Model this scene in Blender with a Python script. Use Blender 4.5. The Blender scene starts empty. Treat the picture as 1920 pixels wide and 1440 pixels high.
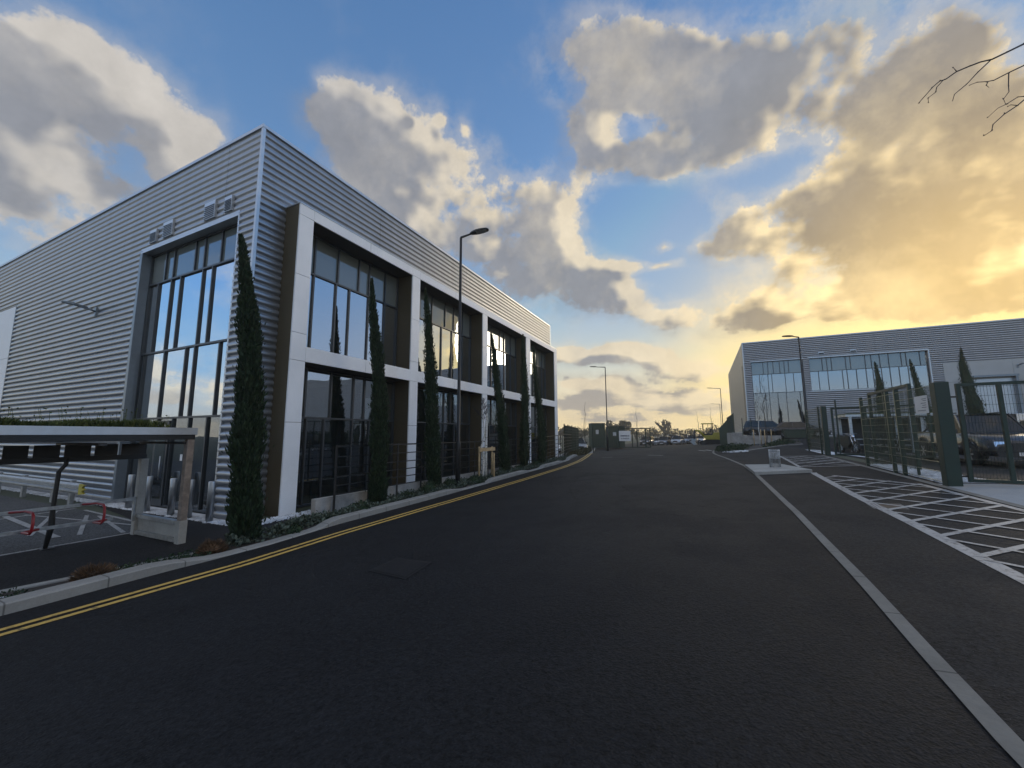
import bpy, bmesh, math, random
from math import sin, cos, radians, pi, sqrt, exp
from mathutils import Vector, Matrix

# ---------------------------------------------------------------- camera
sc = bpy.context.scene
CAM_YAW, CAM_PITCH, CAM_ROLL, EYE, FPX = 0.4470, 0.1269, -0.0037, 2.1, 740.6
cam_data = bpy.data.cameras.new('camera')
cam = bpy.data.objects.new('camera', cam_data)
sc.collection.objects.link(cam)
cam_data.sensor_width = 36.0
cam_data.lens = FPX / 1920 * 36
cam_data.clip_start = 0.05
cam_data.clip_end = 3000
cam.matrix_world = (Matrix.Translation((0, 0, EYE)) @ Matrix.Rotation(CAM_YAW, 4, 'Z')
                    @ Matrix.Rotation(pi / 2 + CAM_PITCH, 4, 'X') @ Matrix.Rotation(CAM_ROLL, 4, 'Z'))
sc.camera = cam
sc.render.engine = 'CYCLES'
sc.view_settings.view_transform = 'Standard'
sc.view_settings.look = 'None'
sc.view_settings.gamma = 1
sc.view_settings.exposure = 0.32
sc.cycles.max_bounces = 7
sc.cycles.diffuse_bounces = 3
sc.cycles.glossy_bounces = 4
sc.cycles.transparent_max_bounces = 16
sc.cycles.caustics_reflective = False
sc.cycles.caustics_refractive = False
sc.cycles.sample_clamp_indirect = 4.0

# ---------------------------------------------------------------- node helper
class NT:
    """tiny expression layer over a node tree"""
    def __init__(s, tree): s.t = tree; s.n = tree.nodes; s.l = tree.links
    def put(s, sock, v):
        if v is None: return
        if hasattr(v, 'is_output') or isinstance(v, bpy.types.NodeSocket): s.l.new(v, sock)
        else:
            if hasattr(sock.default_value, '__len__') and not hasattr(v, '__len__'):
                v = (v,) * len(sock.default_value)
            elif hasattr(sock.default_value, '__len__') and len(sock.default_value) == 4 and len(v) == 3:
                v = tuple(v) + (1,)
            sock.default_value = v
    def math(s, op, a, b=None, c=None, clamp=False):
        n = s.n.new('ShaderNodeMath'); n.operation = op; n.use_clamp = clamp
        s.put(n.inputs[0], a); s.put(n.inputs[1], b); s.put(n.inputs[2], c)
        return n.outputs[0]
    def add(s, a, b): return s.math('ADD', a, b)
    def sub(s, a, b): return s.math('SUBTRACT', a, b)
    def mul(s, a, b): return s.math('MULTIPLY', a, b)
    def div(s, a, b): return s.math('DIVIDE', a, b)
    def mad(s, a, b, c): return s.math('MULTIPLY_ADD', a, b, c)
    def vmath(s, op, a, b=None, c=None):
        n = s.n.new('ShaderNodeVectorMath'); n.operation = op
        s.put(n.inputs[0], a)
        if b is not None:
            if op == 'SCALE': s.put(n.inputs[3], b)
            else: s.put(n.inputs[1], b)
        if c is not None: s.put(n.inputs[2], c)
        return n.outputs['Value'] if op in ('DOT_PRODUCT', 'LENGTH', 'DISTANCE') else n.outputs[0]
    def noise(s, vec, scale=1.0, detail=4, rough=.5, dist=0.0, lac=2.0, color=False, dim='3D'):
        n = s.n.new('ShaderNodeTexNoise'); n.noise_dimensions = dim
        s.put(n.inputs['Vector'], vec); s.put(n.inputs['Scale'], scale); s.put(n.inputs['Detail'], detail)
        s.put(n.inputs['Roughness'], rough); s.put(n.inputs['Distortion'], dist); s.put(n.inputs['Lacunarity'], lac)
        return n.outputs['Color'] if color else n.outputs[0]
    def smooth(s, x, a, b, lo=0., hi=1., kind='SMOOTHSTEP'):
        n = s.n.new('ShaderNodeMapRange'); n.interpolation_type = kind
        s.put(n.inputs[0], x); s.put(n.inputs[1], a); s.put(n.inputs[2], b); s.put(n.inputs[3], lo); s.put(n.inputs[4], hi)
        return n.outputs[0]
    def mix(s, f, a, b, blend='MIX'):
        n = s.n.new('ShaderNodeMix'); n.data_type = 'RGBA'; n.blend_type = blend
        s.put(n.inputs[0], f); s.put(n.inputs[6], a); s.put(n.inputs[7], b)
        return n.outputs[2]
    def comb(s, x, y, z):
        n = s.n.new('ShaderNodeCombineXYZ'); s.put(n.inputs[0], x); s.put(n.inputs[1], y); s.put(n.inputs[2], z)
        return n.outputs[0]
    def sep(s, v):
        n = s.n.new('ShaderNodeSeparateXYZ'); s.put(n.inputs[0], v); return n.outputs
    def ramp(s, f, stops, kind='LINEAR'):
        n = s.n.new('ShaderNodeValToRGB'); s.put(n.inputs[0], f); r = n.color_ramp; r.interpolation = kind
        while len(r.elements) > 1: r.elements.remove(r.elements[-1])
        for i, (p, c) in enumerate(stops):
            e = r.elements[0] if i == 0 else r.elements.new(p)
            e.position = p; e.color = tuple(c) + (1,) if len(c) == 3 else c
        return n.outputs[0]

# ---------------------------------------------------------------- sun and sky
SUN_AZ, SUN_EL = radians(26.5), radians(13.0)          # azimuth from +Y towards +X
SUN_DIR = Vector((sin(SUN_AZ) * cos(SUN_EL), cos(SUN_AZ) * cos(SUN_EL), sin(SUN_EL)))

def pix_dir(px, py):
    u = (px - 960) / FPX; w = (720 - py) / FPX
    rr = u * cos(CAM_ROLL) - w * sin(CAM_ROLL); up = u * sin(CAM_ROLL) + w * cos(CAM_ROLL)
    return rr, cos(CAM_PITCH) - up * sin(CAM_PITCH), sin(CAM_PITCH) + up * cos(CAM_PITCH)
def pix_st(px, py):
    r, d, z = pix_dir(px, py); return r / d, z / d

# cloud masses: bearing and height in the sky (taken off the photo), half sizes, tilt, weight
CLOUDS = [(30,130,130,70,20,.7),(130,190,120,70,33,.85),(240,250,130,70,38,.9),(330,300,90,50,40,.9),(60,370,120,60,12,.85),(120,440,80,50,30,.7),(-20,330,110,60,0,.7),(-60,200,100,120,0,.8),
 (610,180,42,32,10,.8),(665,225,55,48,45,.85),(720,300,90,70,45,.95),(800,370,110,75,20,.9),(880,400,110,75,0,.9),(960,380,90,60,-5,.85),(1030,420,90,60,25,.85),(990,500,120,55,15,.7),(1080,500,80,40,25,.7),(1160,560,80,26,20,.75),(870,300,60,40,30,.35),
 (1130,90,95,55,-20,.7),(1230,120,110,65,0,.85),(1100,240,60,65,30,.8),(1140,310,80,45,15,.8),(1330,200,95,80,0,.8),(1270,320,90,36,-4,.7),(1200,255,52,24,10,-.22),(1010,270,50,45,0,-.5),(1095,385,45,28,0,-.5),(1420,120,110,70,0,.48),(1550,80,120,70,0,.40),(1690,70,140,80,0,.42),(1840,60,130,90,0,.55),(1440,220,90,60,0,.30),(1480,300,120,40,-15,-.35),(1230,400,110,50,0,-.5),
 (1650,235,80,52,-25,.85),(1760,230,120,75,-10,.85),(1890,250,120,110,0,.9),(1590,330,90,45,-25,.9),(1520,410,120,42,-8,.9),(1400,425,95,26,-5,.85),(1330,435,50,18,0,.7),(1680,380,140,75,0,.95),(1850,400,150,80,0,.95),(1440,480,110,28,18,.75),(1650,480,150,50,0,1.0),(1850,510,130,45,0,.9),
 (1235,438,26,13,0,.85),(1232,481,38,12,0,.9),(803,242,12,10,0,.7),(855,250,12,14,0,.65),
 (1120,662,95,17,0,1.15),(1225,672,85,14,3,1.05),(1300,703,100,15,-3,1.0),(1115,720,70,12,3,1.05),(1215,745,85,13,2,1.05),(1080,757,80,11,0,.9),(1310,764,70,9,0,.9),(1160,785,80,8,3,.8),(1330,735,60,9,-3,.7),
 (1230,600,60,16,18,.6),(1300,595,60,14,0,.4),(1370,605,70,17,-5,.65),(1450,580,80,20,-8,.7),(1560,550,110,26,-3,.75),(1640,585,120,16,-2,.7),(1820,545,120,26,-4,.7),(1340,645,50,10,0,.4),(1720,560,110,20,-5,.5)]


def build_world():
    w = bpy.data.worlds.new('World'); sc.world = w; w.use_nodes = True
    t = w.node_tree; t.nodes.clear()
    # --- density group
    def density_group(name, d1, d2):
        g = bpy.data.node_groups.new(name, 'ShaderNodeTree')
        g.interface.new_socket('dir', in_out='INPUT', socket_type='NodeSocketVector')
        g.interface.new_socket('density', in_out='OUTPUT', socket_type='NodeSocketFloat')
        G = NT(g); gi = g.nodes.new('NodeGroupInput'); go = g.nodes.new('NodeGroupOutput')
        D = gi.outputs[0]
        x, y, z = G.sep(D)
        cy_, sy_ = cos(CAM_YAW), sin(CAM_YAW)
        r = G.mad(x, cy_, G.mul(y, sy_)); d = G.mad(y, cy_, G.mul(x, -sy_))
        dd = G.math('MAXIMUM', d, .08)
        s_, t_ = G.div(r, dd), G.div(z, dd)
        zc = G.add(G.math('MAXIMUM', z, 0.0), .16)
        P = G.comb(G.div(x, zc), G.div(y, zc), 0.0)
        n1 = G.noise(P, 1.5, d1, .62)
        warp = G.noise(P, 1.9, 3, .5, color=True)
        wv = G.vmath('SCALE', G.vmath('SUBTRACT', warp, (.5, .5, .5)), .17)
        # far clouds are small: shrink the warp towards the horizon
        wv = G.vmath('SCALE', wv, G.smooth(z, 0.02, .5, .10, 1.25))
        q = G.vmath('ADD', G.comb(s_, t_, 0.0), G.vmath('MULTIPLY', wv, (1, 1, 0)))
        # the sum of the broad masses, stored as products of a curve along the bearing and a curve up the sky
        import numpy as np
        SS = np.linspace(-1.45, 1.45, 32)
        TT = np.concatenate([np.linspace(-.01, .33, 21), np.linspace(.33, 1.25, 12)[1:]])
        F = np.zeros((32, 32)); small = []
        for (cx, cyy, rx, ry, ang, wt) in CLOUDS:
            s0, t0 = pix_st(cx, cyy)
            k = 1 / FPX * (1 + .25 * (s0 * s0 + t0 * t0) ** .5)
            if rx < 40: small.append((s0, t0, rx * k, ry * k, ang, wt)); continue
            dx = SS[:, None] - s0; dy = TT[None, :] - t0; an = -radians(ang)
            uu = (dx * cos(an) + dy * sin(an)) / (rx * k * 1.05); vv = (-dx * sin(an) + dy * cos(an)) / (ry * k * 1.1)
            F += wt * 1.25 * np.exp(-(uu * uu + vv * vv))
        F = np.minimum(F, 1.2)
        U, S, Vt = np.linalg.svd(F); RK = 15
        A = U[:, :RK] * np.sqrt(S[:RK]); B = (Vt[:RK] * np.sqrt(S[:RK])[:, None]).T
        sx, sy_q, _ = G.sep(q)
        fs = G.smooth(sx, SS[0], SS[-1], kind='LINEAR'); ft = G.smooth(sy_q, TT[0], TT[-1], kind='LINEAR')
        def curve(f, pos, Mx):
            lo, hi = Mx.min(0), Mx.max(0); rg = np.maximum(hi - lo, 1e-6); pos = (pos - pos[0]) / (pos[-1] - pos[0])
            c = G.ramp(f, [(float(p), tuple(float(v) for v in (row - lo) / rg)) for p, row in zip(pos, Mx)], 'CARDINAL')
            return G.vmath('MULTIPLY_ADD', c, tuple(float(v) for v in rg), tuple(float(v) for v in lo))
        total = None
        for k in range(0, RK, 3):
            e = G.vmath('DOT_PRODUCT', curve(fs, SS, A[:, k:k + 3]), curve(ft, TT, B[:, k:k + 3]))
            total = e if total is None else G.add(total, e)
        for (s0, t0, rx, ry, ang, wt) in small:
            m = g.nodes.new('ShaderNodeMapping'); m.vector_type = 'TEXTURE'
            g.links.new(q, m.inputs[0])
            m.inputs['Location'].default_value = (s0, t0, 0)
            m.inputs['Rotation'].default_value = (0, 0, -radians(ang))
            m.inputs['Scale'].default_value = (rx * 1.05, ry * 1.1, 1)
            total = G.mad(G.math('POWER', exp(-1.0), G.vmath('DOT_PRODUCT', m.outputs[0], m.outputs[0])), wt * 1.25, total)
        front = G.smooth(d, .22, .42)
        # elsewhere: broken cloud from large noise
        nb = G.noise(P, .55, 3, .5)
        back = G.smooth(nb, .36, .56, 0.15, 1.0)
        # open blue to the right, out of frame; the street windows mirror it
        clear = G.smooth(G.vmath('DOT_PRODUCT', D, (.80, .45, .40)), .86, .95)
        base = G.add(G.mul(total, front), G.mul(back, G.sub(1.0, front)))
        base = G.math('MULTIPLY_ADD', G.math('MAXIMUM', clear, G.smooth(G.vmath('DOT_PRODUCT', D, (.23, -.965, .12)), .90, .97)), -1.2, base)
        n2 = G.noise(D, 6.0, d2, .68)
        amp = G.mad(G.sub(n1, .5), 2.1, G.mul(G.sub(n2, .5), 3.3))
        den = G.add(G.sub(base, .56), G.mul(amp, G.smooth(base, 0.0, .5, .25, 1.0)))
        g.links.new(den, go.inputs[0])
        return g
    g = density_group('cloud_density', 8, 8); g_soft = density_group('cloud_density_soft', 5, 3)
    # --- world
    W = NT(t)
    tc = t.nodes.new('ShaderNodeTexCoord'); N = tc.outputs['Generated']
    def dens(v, gr=None):
        n = t.nodes.new('ShaderNodeGroup'); n.node_tree = gr or g; t.links.new(v, n.inputs[0]) ; return n.outputs[0]
    D0 = dens(N)
    sunv = tuple(SUN_DIR)
    off = W.vmath('SCALE', W.vmath('SUBTRACT', (sunv[0], sunv[1], sunv[2] + .35), N), .07)
    D1 = dens(W.vmath('NORMALIZE', W.vmath('ADD', N, off)), g_soft)
    cs = W.vmath('DOT_PRODUCT', N, sunv)
    sunp = W.smooth(cs, .55, 1.0, kind='LINEAR')                    # 1 at the sun
    z = W.sep(N)[2]
    sky = t.nodes.new('ShaderNodeTexSky'); sky.sky_type = 'NISHITA'; sky.sun_disc = False
    sky.sun_elevation = SUN_EL; sky.sun_rotation = SUN_AZ; sky.air_density = 1.0; sky.dust_density = 1.6; sky.ozone_density = 1.6
    base = W.vmath('SCALE', sky.outputs[0], SKY_STRENGTH)
    base = W.mix(1.0, base, SKY_TINT, 'MULTIPLY')
    base = W.vmath('MINIMUM', base, (.40, .46, .56))
    clearsky = W.ramp(W.math('MAXIMUM', z, 0.0), [(.0, (.90, .68, .36)), (.07, (.74, .64, .40)), (.17, (.44, .54, .52)), (.30, (.235, .37, .53)), (.50, (.125, .25, .45)), (.8, (.07, .17, .36))])
    base = W.mix(.68, base, clearsky)
    base = W.mix(W.mul(W.smooth(cs, .84, 1.0, 0.0, .9), W.smooth(z, .50, .12)), base, (.86, .66, .32))
    # thin warm veil low down and round the hidden sun
    low = W.math('POWER', W.sub(1.0, W.math('MINIMUM', W.math('ABSOLUTE', z), 1.0)), 9.0)
    toward = W.smooth(cs, -.2, 1.0)
    base = W.mix(W.mul(low, W.mad(toward, .85, .15)), base, (1.0, .78, .42))
    glow = W.math('POWER', W.math('MAXIMUM', cs, 0.0), 42.0)
    base = W.vmath('ADD', base, W.vmath('SCALE', (1.0, .72, .20), W.mul(glow, .45)))
    band = W.mul(W.smooth(z, .34, .06), W.smooth(cs, .80, .99))
    base = W.mix(W.mul(band, .85), base, (1.15, .86, .30))
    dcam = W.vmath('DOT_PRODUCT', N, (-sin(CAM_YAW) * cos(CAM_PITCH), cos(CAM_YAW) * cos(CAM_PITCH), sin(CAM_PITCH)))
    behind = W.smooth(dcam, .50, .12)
    anti = W.ramp(W.math('MAXIMUM', z, 0.0), [(.0, (.46, .43, .38)), (.05, (.34, .40, .45)), (.13, (.17, .33, .52)), (.40, (.07, .20, .47)), (1.0, (.07, .18, .42))])
    base = W.mix(W.mul(behind, .85), base, anti)
    openb = W.smooth(W.vmath('DOT_PRODUCT', N, (.80, .45, .40)), .85, .95)
    base = W.mix(W.mul(openb, .85), base, W.mix(W.smooth(z, .05, .45), (.36, .44, .58), (.15, .32, .60)))
    cover = W.smooth(D0, -.14, .38)
    cover = W.math('MAXIMUM', cover, W.mul(W.smooth(D0, -.55, .05), .30))
    thick = W.smooth(D0, .05, .6)
    rim = W.sub(1.0, W.smooth(D1, -.10, .60))
    grey_far = (.235, .24, .26); grey_sun = (.27, .22, .15)
    lit_far = (.68, .585, .43); lit_sun = (1.0, .77, .40)
    sp = W.smooth(cs, .84, 1.0)
    lit_left = W.mix(W.smooth(cs, .28, .62), (.50, .465, .42), lit_far)
    grey = W.mix(sp, grey_far, grey_sun); lit = W.mix(sp, lit_left, lit_sun)
    thin = W.sub(1.0, thick)
    f = W.math('ADD', W.mul(rim, .92), W.mul(thin, .06), clamp=True)
    body = W.noise(N, 4.5, 6, .6)
    f = W.math('MULTIPLY_ADD', W.sub(body, .47), 2.0, f, clamp=True)
    cloud = W.mix(f, grey, lit)
    tex = W.noise(N, 13.0, 6, .62)
    cloud = W.vmath('SCALE', cloud, W.mad(W.sub(tex, .5), .55, 1.0))
    cloud = W.mix(W.mul(W.smooth(z, .24, .03), .38), cloud, W.mix(f, (.52, .43, .31), (.98, .80, .50)))
    cloud = W.vmath('ADD', cloud, W.vmath('SCALE', (1.0, .62, .15), W.mul(glow, .45)))
    # unseen sky outside the frame gets added gain, to brighten walls and mirrored panes
    col = W.mix(W.mul(cover, .93), base, cloud)
    col = W.vmath('SCALE', col, W.mad(W.mul(behind, W.smooth(cs, .92, .62)), UNSEEN_SKY_GAIN - 1, 1.0))
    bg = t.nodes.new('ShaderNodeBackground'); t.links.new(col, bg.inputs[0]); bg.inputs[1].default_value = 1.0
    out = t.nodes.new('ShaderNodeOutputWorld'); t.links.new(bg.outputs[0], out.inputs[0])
SKY_STRENGTH = 0.12
SKY_TINT = (.95, 1.16, 1.48)
UNSEEN_SKY_GAIN = 1.75
HAZE = .0012
build_world()

sun_data = bpy.data.lights.new('sun', 'SUN'); sun_data.energy = .6; sun_data.angle = radians(15); sun_data.color = (1.0, .84, .62)
sun = bpy.data.objects.new('sun', sun_data); sc.collection.objects.link(sun)
sun.rotation_euler = SUN_DIR.to_track_quat('Z', 'Y').to_euler()

# ---------------------------------------------------------------- mesh helpers
rnd = random.Random(7)
COL = sc.collection

class MB:
    """collects vertices and faces for one mesh object"""
    def __init__(s): s.v = []; s.f = []; s.mi = []; s.sm = []; s.cur = 0
    def vert(s, p): s.v.append(tuple(p)); return len(s.v) - 1
    def face(s, idx, smooth=False): s.f.append(tuple(idx)); s.mi.append(s.cur); s.sm.append(smooth)
    def poly(s, pts, smooth=False):
        i = len(s.v); s.v += [tuple(p) for p in pts]; s.face(range(i, i + len(pts)), smooth)
    def box(s, x0, x1, y0, y1, z0, z1):
        i = len(s.v)
        s.v += [(x0,y0,z0),(x1,y0,z0),(x1,y1,z0),(x0,y1,z0),(x0,y0,z1),(x1,y0,z1),(x1,y1,z1),(x0,y1,z1)]
        for f in ((0,3,2,1),(4,5,6,7),(0,1,5,4),(1,2,6,5),(2,3,7,6),(3,0,4,7)): s.face([i + k for k in f])
        return s
    def hexa(s, P):
        """eight corners, bottom four then top four, anticlockwise from above"""
        i = len(s.v); s.v += [tuple(p) for p in P]
        for f in ((0,3,2,1),(4,5,6,7),(0,1,5,4),(1,2,6,5),(2,3,7,6),(3,0,4,7)): s.face([i + k for k in f])
        return s
    def bar(s, a, b, w, h, up=(0, 0, 1)):
        """rectangular bar from a to b, w across, h along up"""
        a, b, up = Vector(a), Vector(b), Vector(up)
        d = (b - a).normalized()
        if abs(d.dot(up)) > .99: up = Vector((1, 0, 0))
        sx = d.cross(up).normalized() * (w / 2); sy = sx.cross(d).normalized() * (h / 2)
        P = [a - sx - sy, a + sx - sy, a + sx + sy, a - sx + sy, b - sx - sy, b + sx - sy, b + sx + sy, b - sx + sy]
        i = len(s.v); s.v += [tuple(p) for p in P]
        for f in ((0,3,2,1),(4,5,6,7),(0,1,5,4),(1,2,6,5),(2,3,7,6),(3,0,4,7)): s.face([i + k for k in f])
        return s
    def tube(s, pts, r, n=8, cap=True, smooth=True):
        pts = [Vector(p) for p in pts]
        rs = r if hasattr(r, '__len__') else [r] * len(pts)
        rings = []; prev = None
        for k, p in enumerate(pts):
            d = (pts[min(k + 1, len(pts) - 1)] - pts[max(k - 1, 0)])
            if d.length < 1e-9: d = Vector((0, 0, 1))
            d.normalize()
            if prev is None:
                u = d.orthogonal().normalized()
            else:
                u = (prev - d * prev.dot(d))
                u = u.normalized() if u.length > 1e-6 else d.orthogonal().normalized()
            prev = u; w = d.cross(u)
            rings.append([s.vert(p + (u * cos(2 * pi * j / n) + w * sin(2 * pi * j / n)) * rs[k]) for j in range(n)])
        for a, b in zip(rings, rings[1:]):
            for j in range(n): s.face((a[j], a[(j + 1) % n], b[(j + 1) % n], b[j]), smooth)
        if cap: s.face(rings[0][::-1]); s.face(rings[-1])
        return s
    def lathe(s, c, prof, n=16, axis='Z', smooth=True):
        """prof: list of (radius, height)"""
        rings = []
        for r, h in prof:
            ring = []
            for j in range(n):
                a = 2 * pi * j / n
                p = (r * cos(a), r * sin(a), h)
                if axis == 'X': p = (h, r * cos(a), r * sin(a))
                if axis == 'Y': p = (r * sin(a), h, r * cos(a))
                ring.append(s.vert((c[0] + p[0], c[1] + p[1], c[2] + p[2])))
            rings.append(ring)
        for a, b in zip(rings, rings[1:]):
            for j in range(n): s.face((a[j], a[(j + 1) % n], b[(j + 1) % n], b[j]), smooth)
        s.face(rings[0][::-1]); s.face(rings[-1])
        return s
    def prism(s, outline, y0, y1, axis='Y'):
        """outline in (x, z) pulled along Y, or (y, z) pulled along X"""
        n = len(outline); i = len(s.v)
        for t in (y0, y1):
            for a, b in outline: s.v.append((a, t, b) if axis == 'Y' else ((t, a, b) if axis == 'X' else (a, b, t)))
        s.face(range(i + n - 1, i - 1, -1)); s.face(range(i + n, i + 2 * n))
        for k in range(n): s.face((i + k, i + (k + 1) % n, i + n + (k + 1) % n, i + n + k))
        return s
    def build(s, name, mat, parent=None, bevel=0, loc=None):
        me = bpy.data.meshes.new(name)
        me.from_pydata(s.v, [], s.f)
        mats = mat if isinstance(mat, (list, tuple)) else [mat]
        for m in mats: me.materials.append(m)
        me.polygons.foreach_set('material_index', s.mi)
        me.polygons.foreach_set('use_smooth', s.sm)
        me.update()
        o = bpy.data.objects.new(name, me)
        COL.objects.link(o)
        if parent is not None: o.parent = parent
        if loc is not None: o.location = loc
        if bevel:
            b = o.modifiers.new('bevel', 'BEVEL'); b.width = bevel; b.segments = 2; b.limit_method = 'ANGLE'
        return o

def fix_normals(o):
    bm = bmesh.new(); bm.from_mesh(o.data); bmesh.ops.recalc_face_normals(bm, faces=bm.faces); bm.to_mesh(o.data); bm.free()
    return o

def tag(o, label, cat, group=None):
    o['label'] = label; o['category'] = cat
    if group: o['group'] = group
    return o
def thing(name, label, cat, loc=(0, 0, 0), rz=0, group=None):
    o = bpy.data.objects.new(name, None); COL.objects.link(o)
    o.empty_display_size = .3
    o.location = loc; o.rotation_euler = (0, 0, rz)
    return tag(o, label, cat, group)
def structure(o): o['kind'] = 'structure'; return o
def dup(root, loc, rz=0, label=None, group=None, scale=None):
    r = root.copy(); COL.objects.link(r); r.location = loc; r.rotation_euler = (0, 0, rz)
    if scale: r.scale = scale
    if label: r['label'] = label
    if group: r['group'] = group
    for ch in list(root.children):
        c = ch.copy(); COL.objects.link(c); c.parent = r
        for gch in ch.children:
            e = gch.copy(); COL.objects.link(e); e.parent = c
    return r

# ---------------------------------------------------------------- ground shape
def sm(a, b, x):
    t = min(max((x - a) / (b - a), 0.0), 1.0); return t * t * (3 - 2 * t)
HPTS = [(-400,0),(4,0),(10,.09),(20,.3),(28,.44),(36,.46),(50,.3),(85,-.2),(120,-.3),(3000,-.3)]
def hh(Y):
    for (a, u), (b, v) in zip(HPTS, HPTS[1:]):
        if Y <= b: return u + (v - u) * max(0.0, (Y - a) / (b - a))
    return -.3
def lotz(Y):
    if Y < 30: return .93 + .003 * (Y - 12)
    return .984 + .776 * sm(30, 46, Y) - 1.7 * sm(90, 240, Y)
def gz(X, Y):
    a = min(max(.5 + .06 * X, 0.0), .9) + hh(Y) * sm(-9.25, -8.75, X)
    t = sm(4.9, 7.2, X)
    return a + (lotz(Y) - a) * t

# ---------------------------------------------------------------- materials
def new_mat(name):
    m = bpy.data.materials.new(name); m.use_nodes = True
    t = m.node_tree; b = t.nodes['Principled BSDF']
    return m, NT(t), b
def simple(name, col, rough=.6, metal=0.0, var=.12, scale=6.0, bump=0.0, spec=.5, emis=None, coat=0.0):
    """plain paint / metal / plastic with soft dirt and roughness variation"""
    m, N, b = new_mat(name)
    tc = N.n.new('ShaderNodeTexCoord'); v = tc.outputs['Object']
    n = N.noise(v, scale, 5, .6)
    f = N.smooth(n, .3, .7)
    dark = tuple(c * (1 - var) for c in col); light = tuple(min(1, c * (1 + var)) for c in col)
    N.put(b.inputs['Base Color'], N.mix(f, dark, light))
    N.put(b.inputs['Roughness'], N.smooth(n, .2, .8, max(.02, rough - .07), min(1, rough + .07)))
    b.inputs['Metallic'].default_value = metal
    b.inputs['Specular IOR Level'].default_value = spec
    if coat: b.inputs['Coat Weight'].default_value = coat; b.inputs['Coat Roughness'].default_value = .05
    if bump:
        bn = N.n.new('ShaderNodeBump'); bn.inputs['Strength'].default_value = bump; bn.inputs['Distance'].default_value = .01
        N.l.new(N.noise(v, scale * 8, 4, .6), bn.inputs['Height']); N.l.new(bn.outputs[0], b.inputs['Normal'])
    if emis: b.inputs['Emission Color'].default_value = tuple(col) + (1,); b.inputs['Emission Strength'].default_value = emis
    return m

def asphalt(name, base=.026, tint=(1, 1, 1.04), rough=.72, patch=.35):
    m, N, b = new_mat(name)
    g = N.n.new('ShaderNodeNewGeometry'); v = g.outputs['Position']
    fine = N.noise(v, 70, 3, .7)                       # stone chips
    vor = N.n.new('ShaderNodeTexVoronoi'); vor.inputs['Scale'].default_value = 48; N.l.new(v, vor.inputs['Vector'])
    grain = N.noise(v, 26, 3, .7)
    mid = N.noise(v, 5.5, 5, .6); big = N.noise(v, .45, 4, .6)
    # long rolled bands along the road
    band = N.noise(N.vmath('MULTIPLY', v, (1.1, .12, 1)), 1.0, 3, .5)
    f = N.mad(N.sub(fine, .5), 3.0, N.mad(N.sub(grain, .5), 3.4, N.mad(N.sub(mid, .5), .8, N.mad(N.sub(big, .5), patch * 2, N.mad(N.sub(band, .5), .5, 1.0)))))
    chip = N.smooth(vor.outputs['Distance'], .16, .04, 0.0, 1.0)
    sel = N.smooth(N.noise(v, 60, 1, .5), .56, .66)
    f = N.mad(N.mul(chip, sel), 8.0, f)
    c = N.vmath('SCALE', tuple(base * k for k in tint), N.math('MAXIMUM', f, .15))
    N.put(b.inputs['Base Color'], c)
    wet = N.smooth(N.noise(v, .8, 5, .62), .42, .68, -.04, .04)
    N.put(b.inputs['Roughness'], N.math('ADD', N.mad(N.sub(mid, .5), .14, rough), wet, clamp=True))
    b.inputs['Specular IOR Level'].default_value = .17
    bn = N.n.new('ShaderNodeBump'); bn.inputs['Strength'].default_value = .8; bn.inputs['Distance'].default_value = .006
    N.l.new(N.add(N.mad(grain, 1.5, fine), N.mul(vor.outputs['Distance'], .6)), bn.inputs['Height']); N.l.new(bn.outputs[0], b.inputs['Normal'])
    return m

def concrete(name, col=(.30, .30, .29), rough=.85, stain=.35, scale=1.5, joint=0.0):
    m, N, b = new_mat(name)
    g = N.n.new('ShaderNodeNewGeometry'); v = g.outputs['Position']
    n = N.noise(v, scale, 6, .65); n2 = N.noise(v, 30, 4, .7)
    f = N.mad(N.sub(n, .5), stain * 2, N.mad(N.sub(n2, .5), .45, 1.0))
    if joint:
        y = N.sep(v)[1]
        fr = N.math('FRACT', N.div(y, joint)); j = N.smooth(N.math('ABSOLUTE', N.sub(fr, .5)), .485, .497)
        f = N.mul(f, N.mad(j, -.6, 1.0))
    N.put(b.inputs['Base Color'], N.vmath('SCALE', col, N.math('MAXIMUM', f, .15)))
    b.inputs['Roughness'].default_value = rough
    bn = N.n.new('ShaderNodeBump'); bn.inputs['Strength'].default_value = .4; bn.inputs['Distance'].default_value = .006
    N.l.new(n2, bn.inputs['Height']); N.l.new(bn.outputs[0], b.inputs['Normal'])
    return m

def paint_mark(name, col, wear=.35):
    """road paint, worn through to asphalt in specks"""
    m, N, b = new_mat(name)
    g = N.n.new('ShaderNodeNewGeometry'); v = g.outputs['Position']
    n = N.noise(v, 14, 6, .7); n2 = N.noise(v, 1.7, 4, .6)
    w = N.smooth(N.mad(n2, .35, n), .66 - wear * .12 + .12, .86, 0.0, .85)
    c = N.mix(w, N.vmath('SCALE', col, N.mad(N.noise(v, 5, 4, .6), .5, .72)), (.035, .035, .037))
    N.put(b.inputs['Base Color'], c); b.inputs['Roughness'].default_value = .6
    bn = N.n.new('ShaderNodeBump'); bn.inputs['Strength'].default_value = .3; bn.inputs['Distance'].default_value = .004
    N.l.new(N.noise(v, 95, 3, .65), bn.inputs['Height']); N.l.new(bn.outputs[0], b.inputs['Normal'])
    return m

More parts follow.
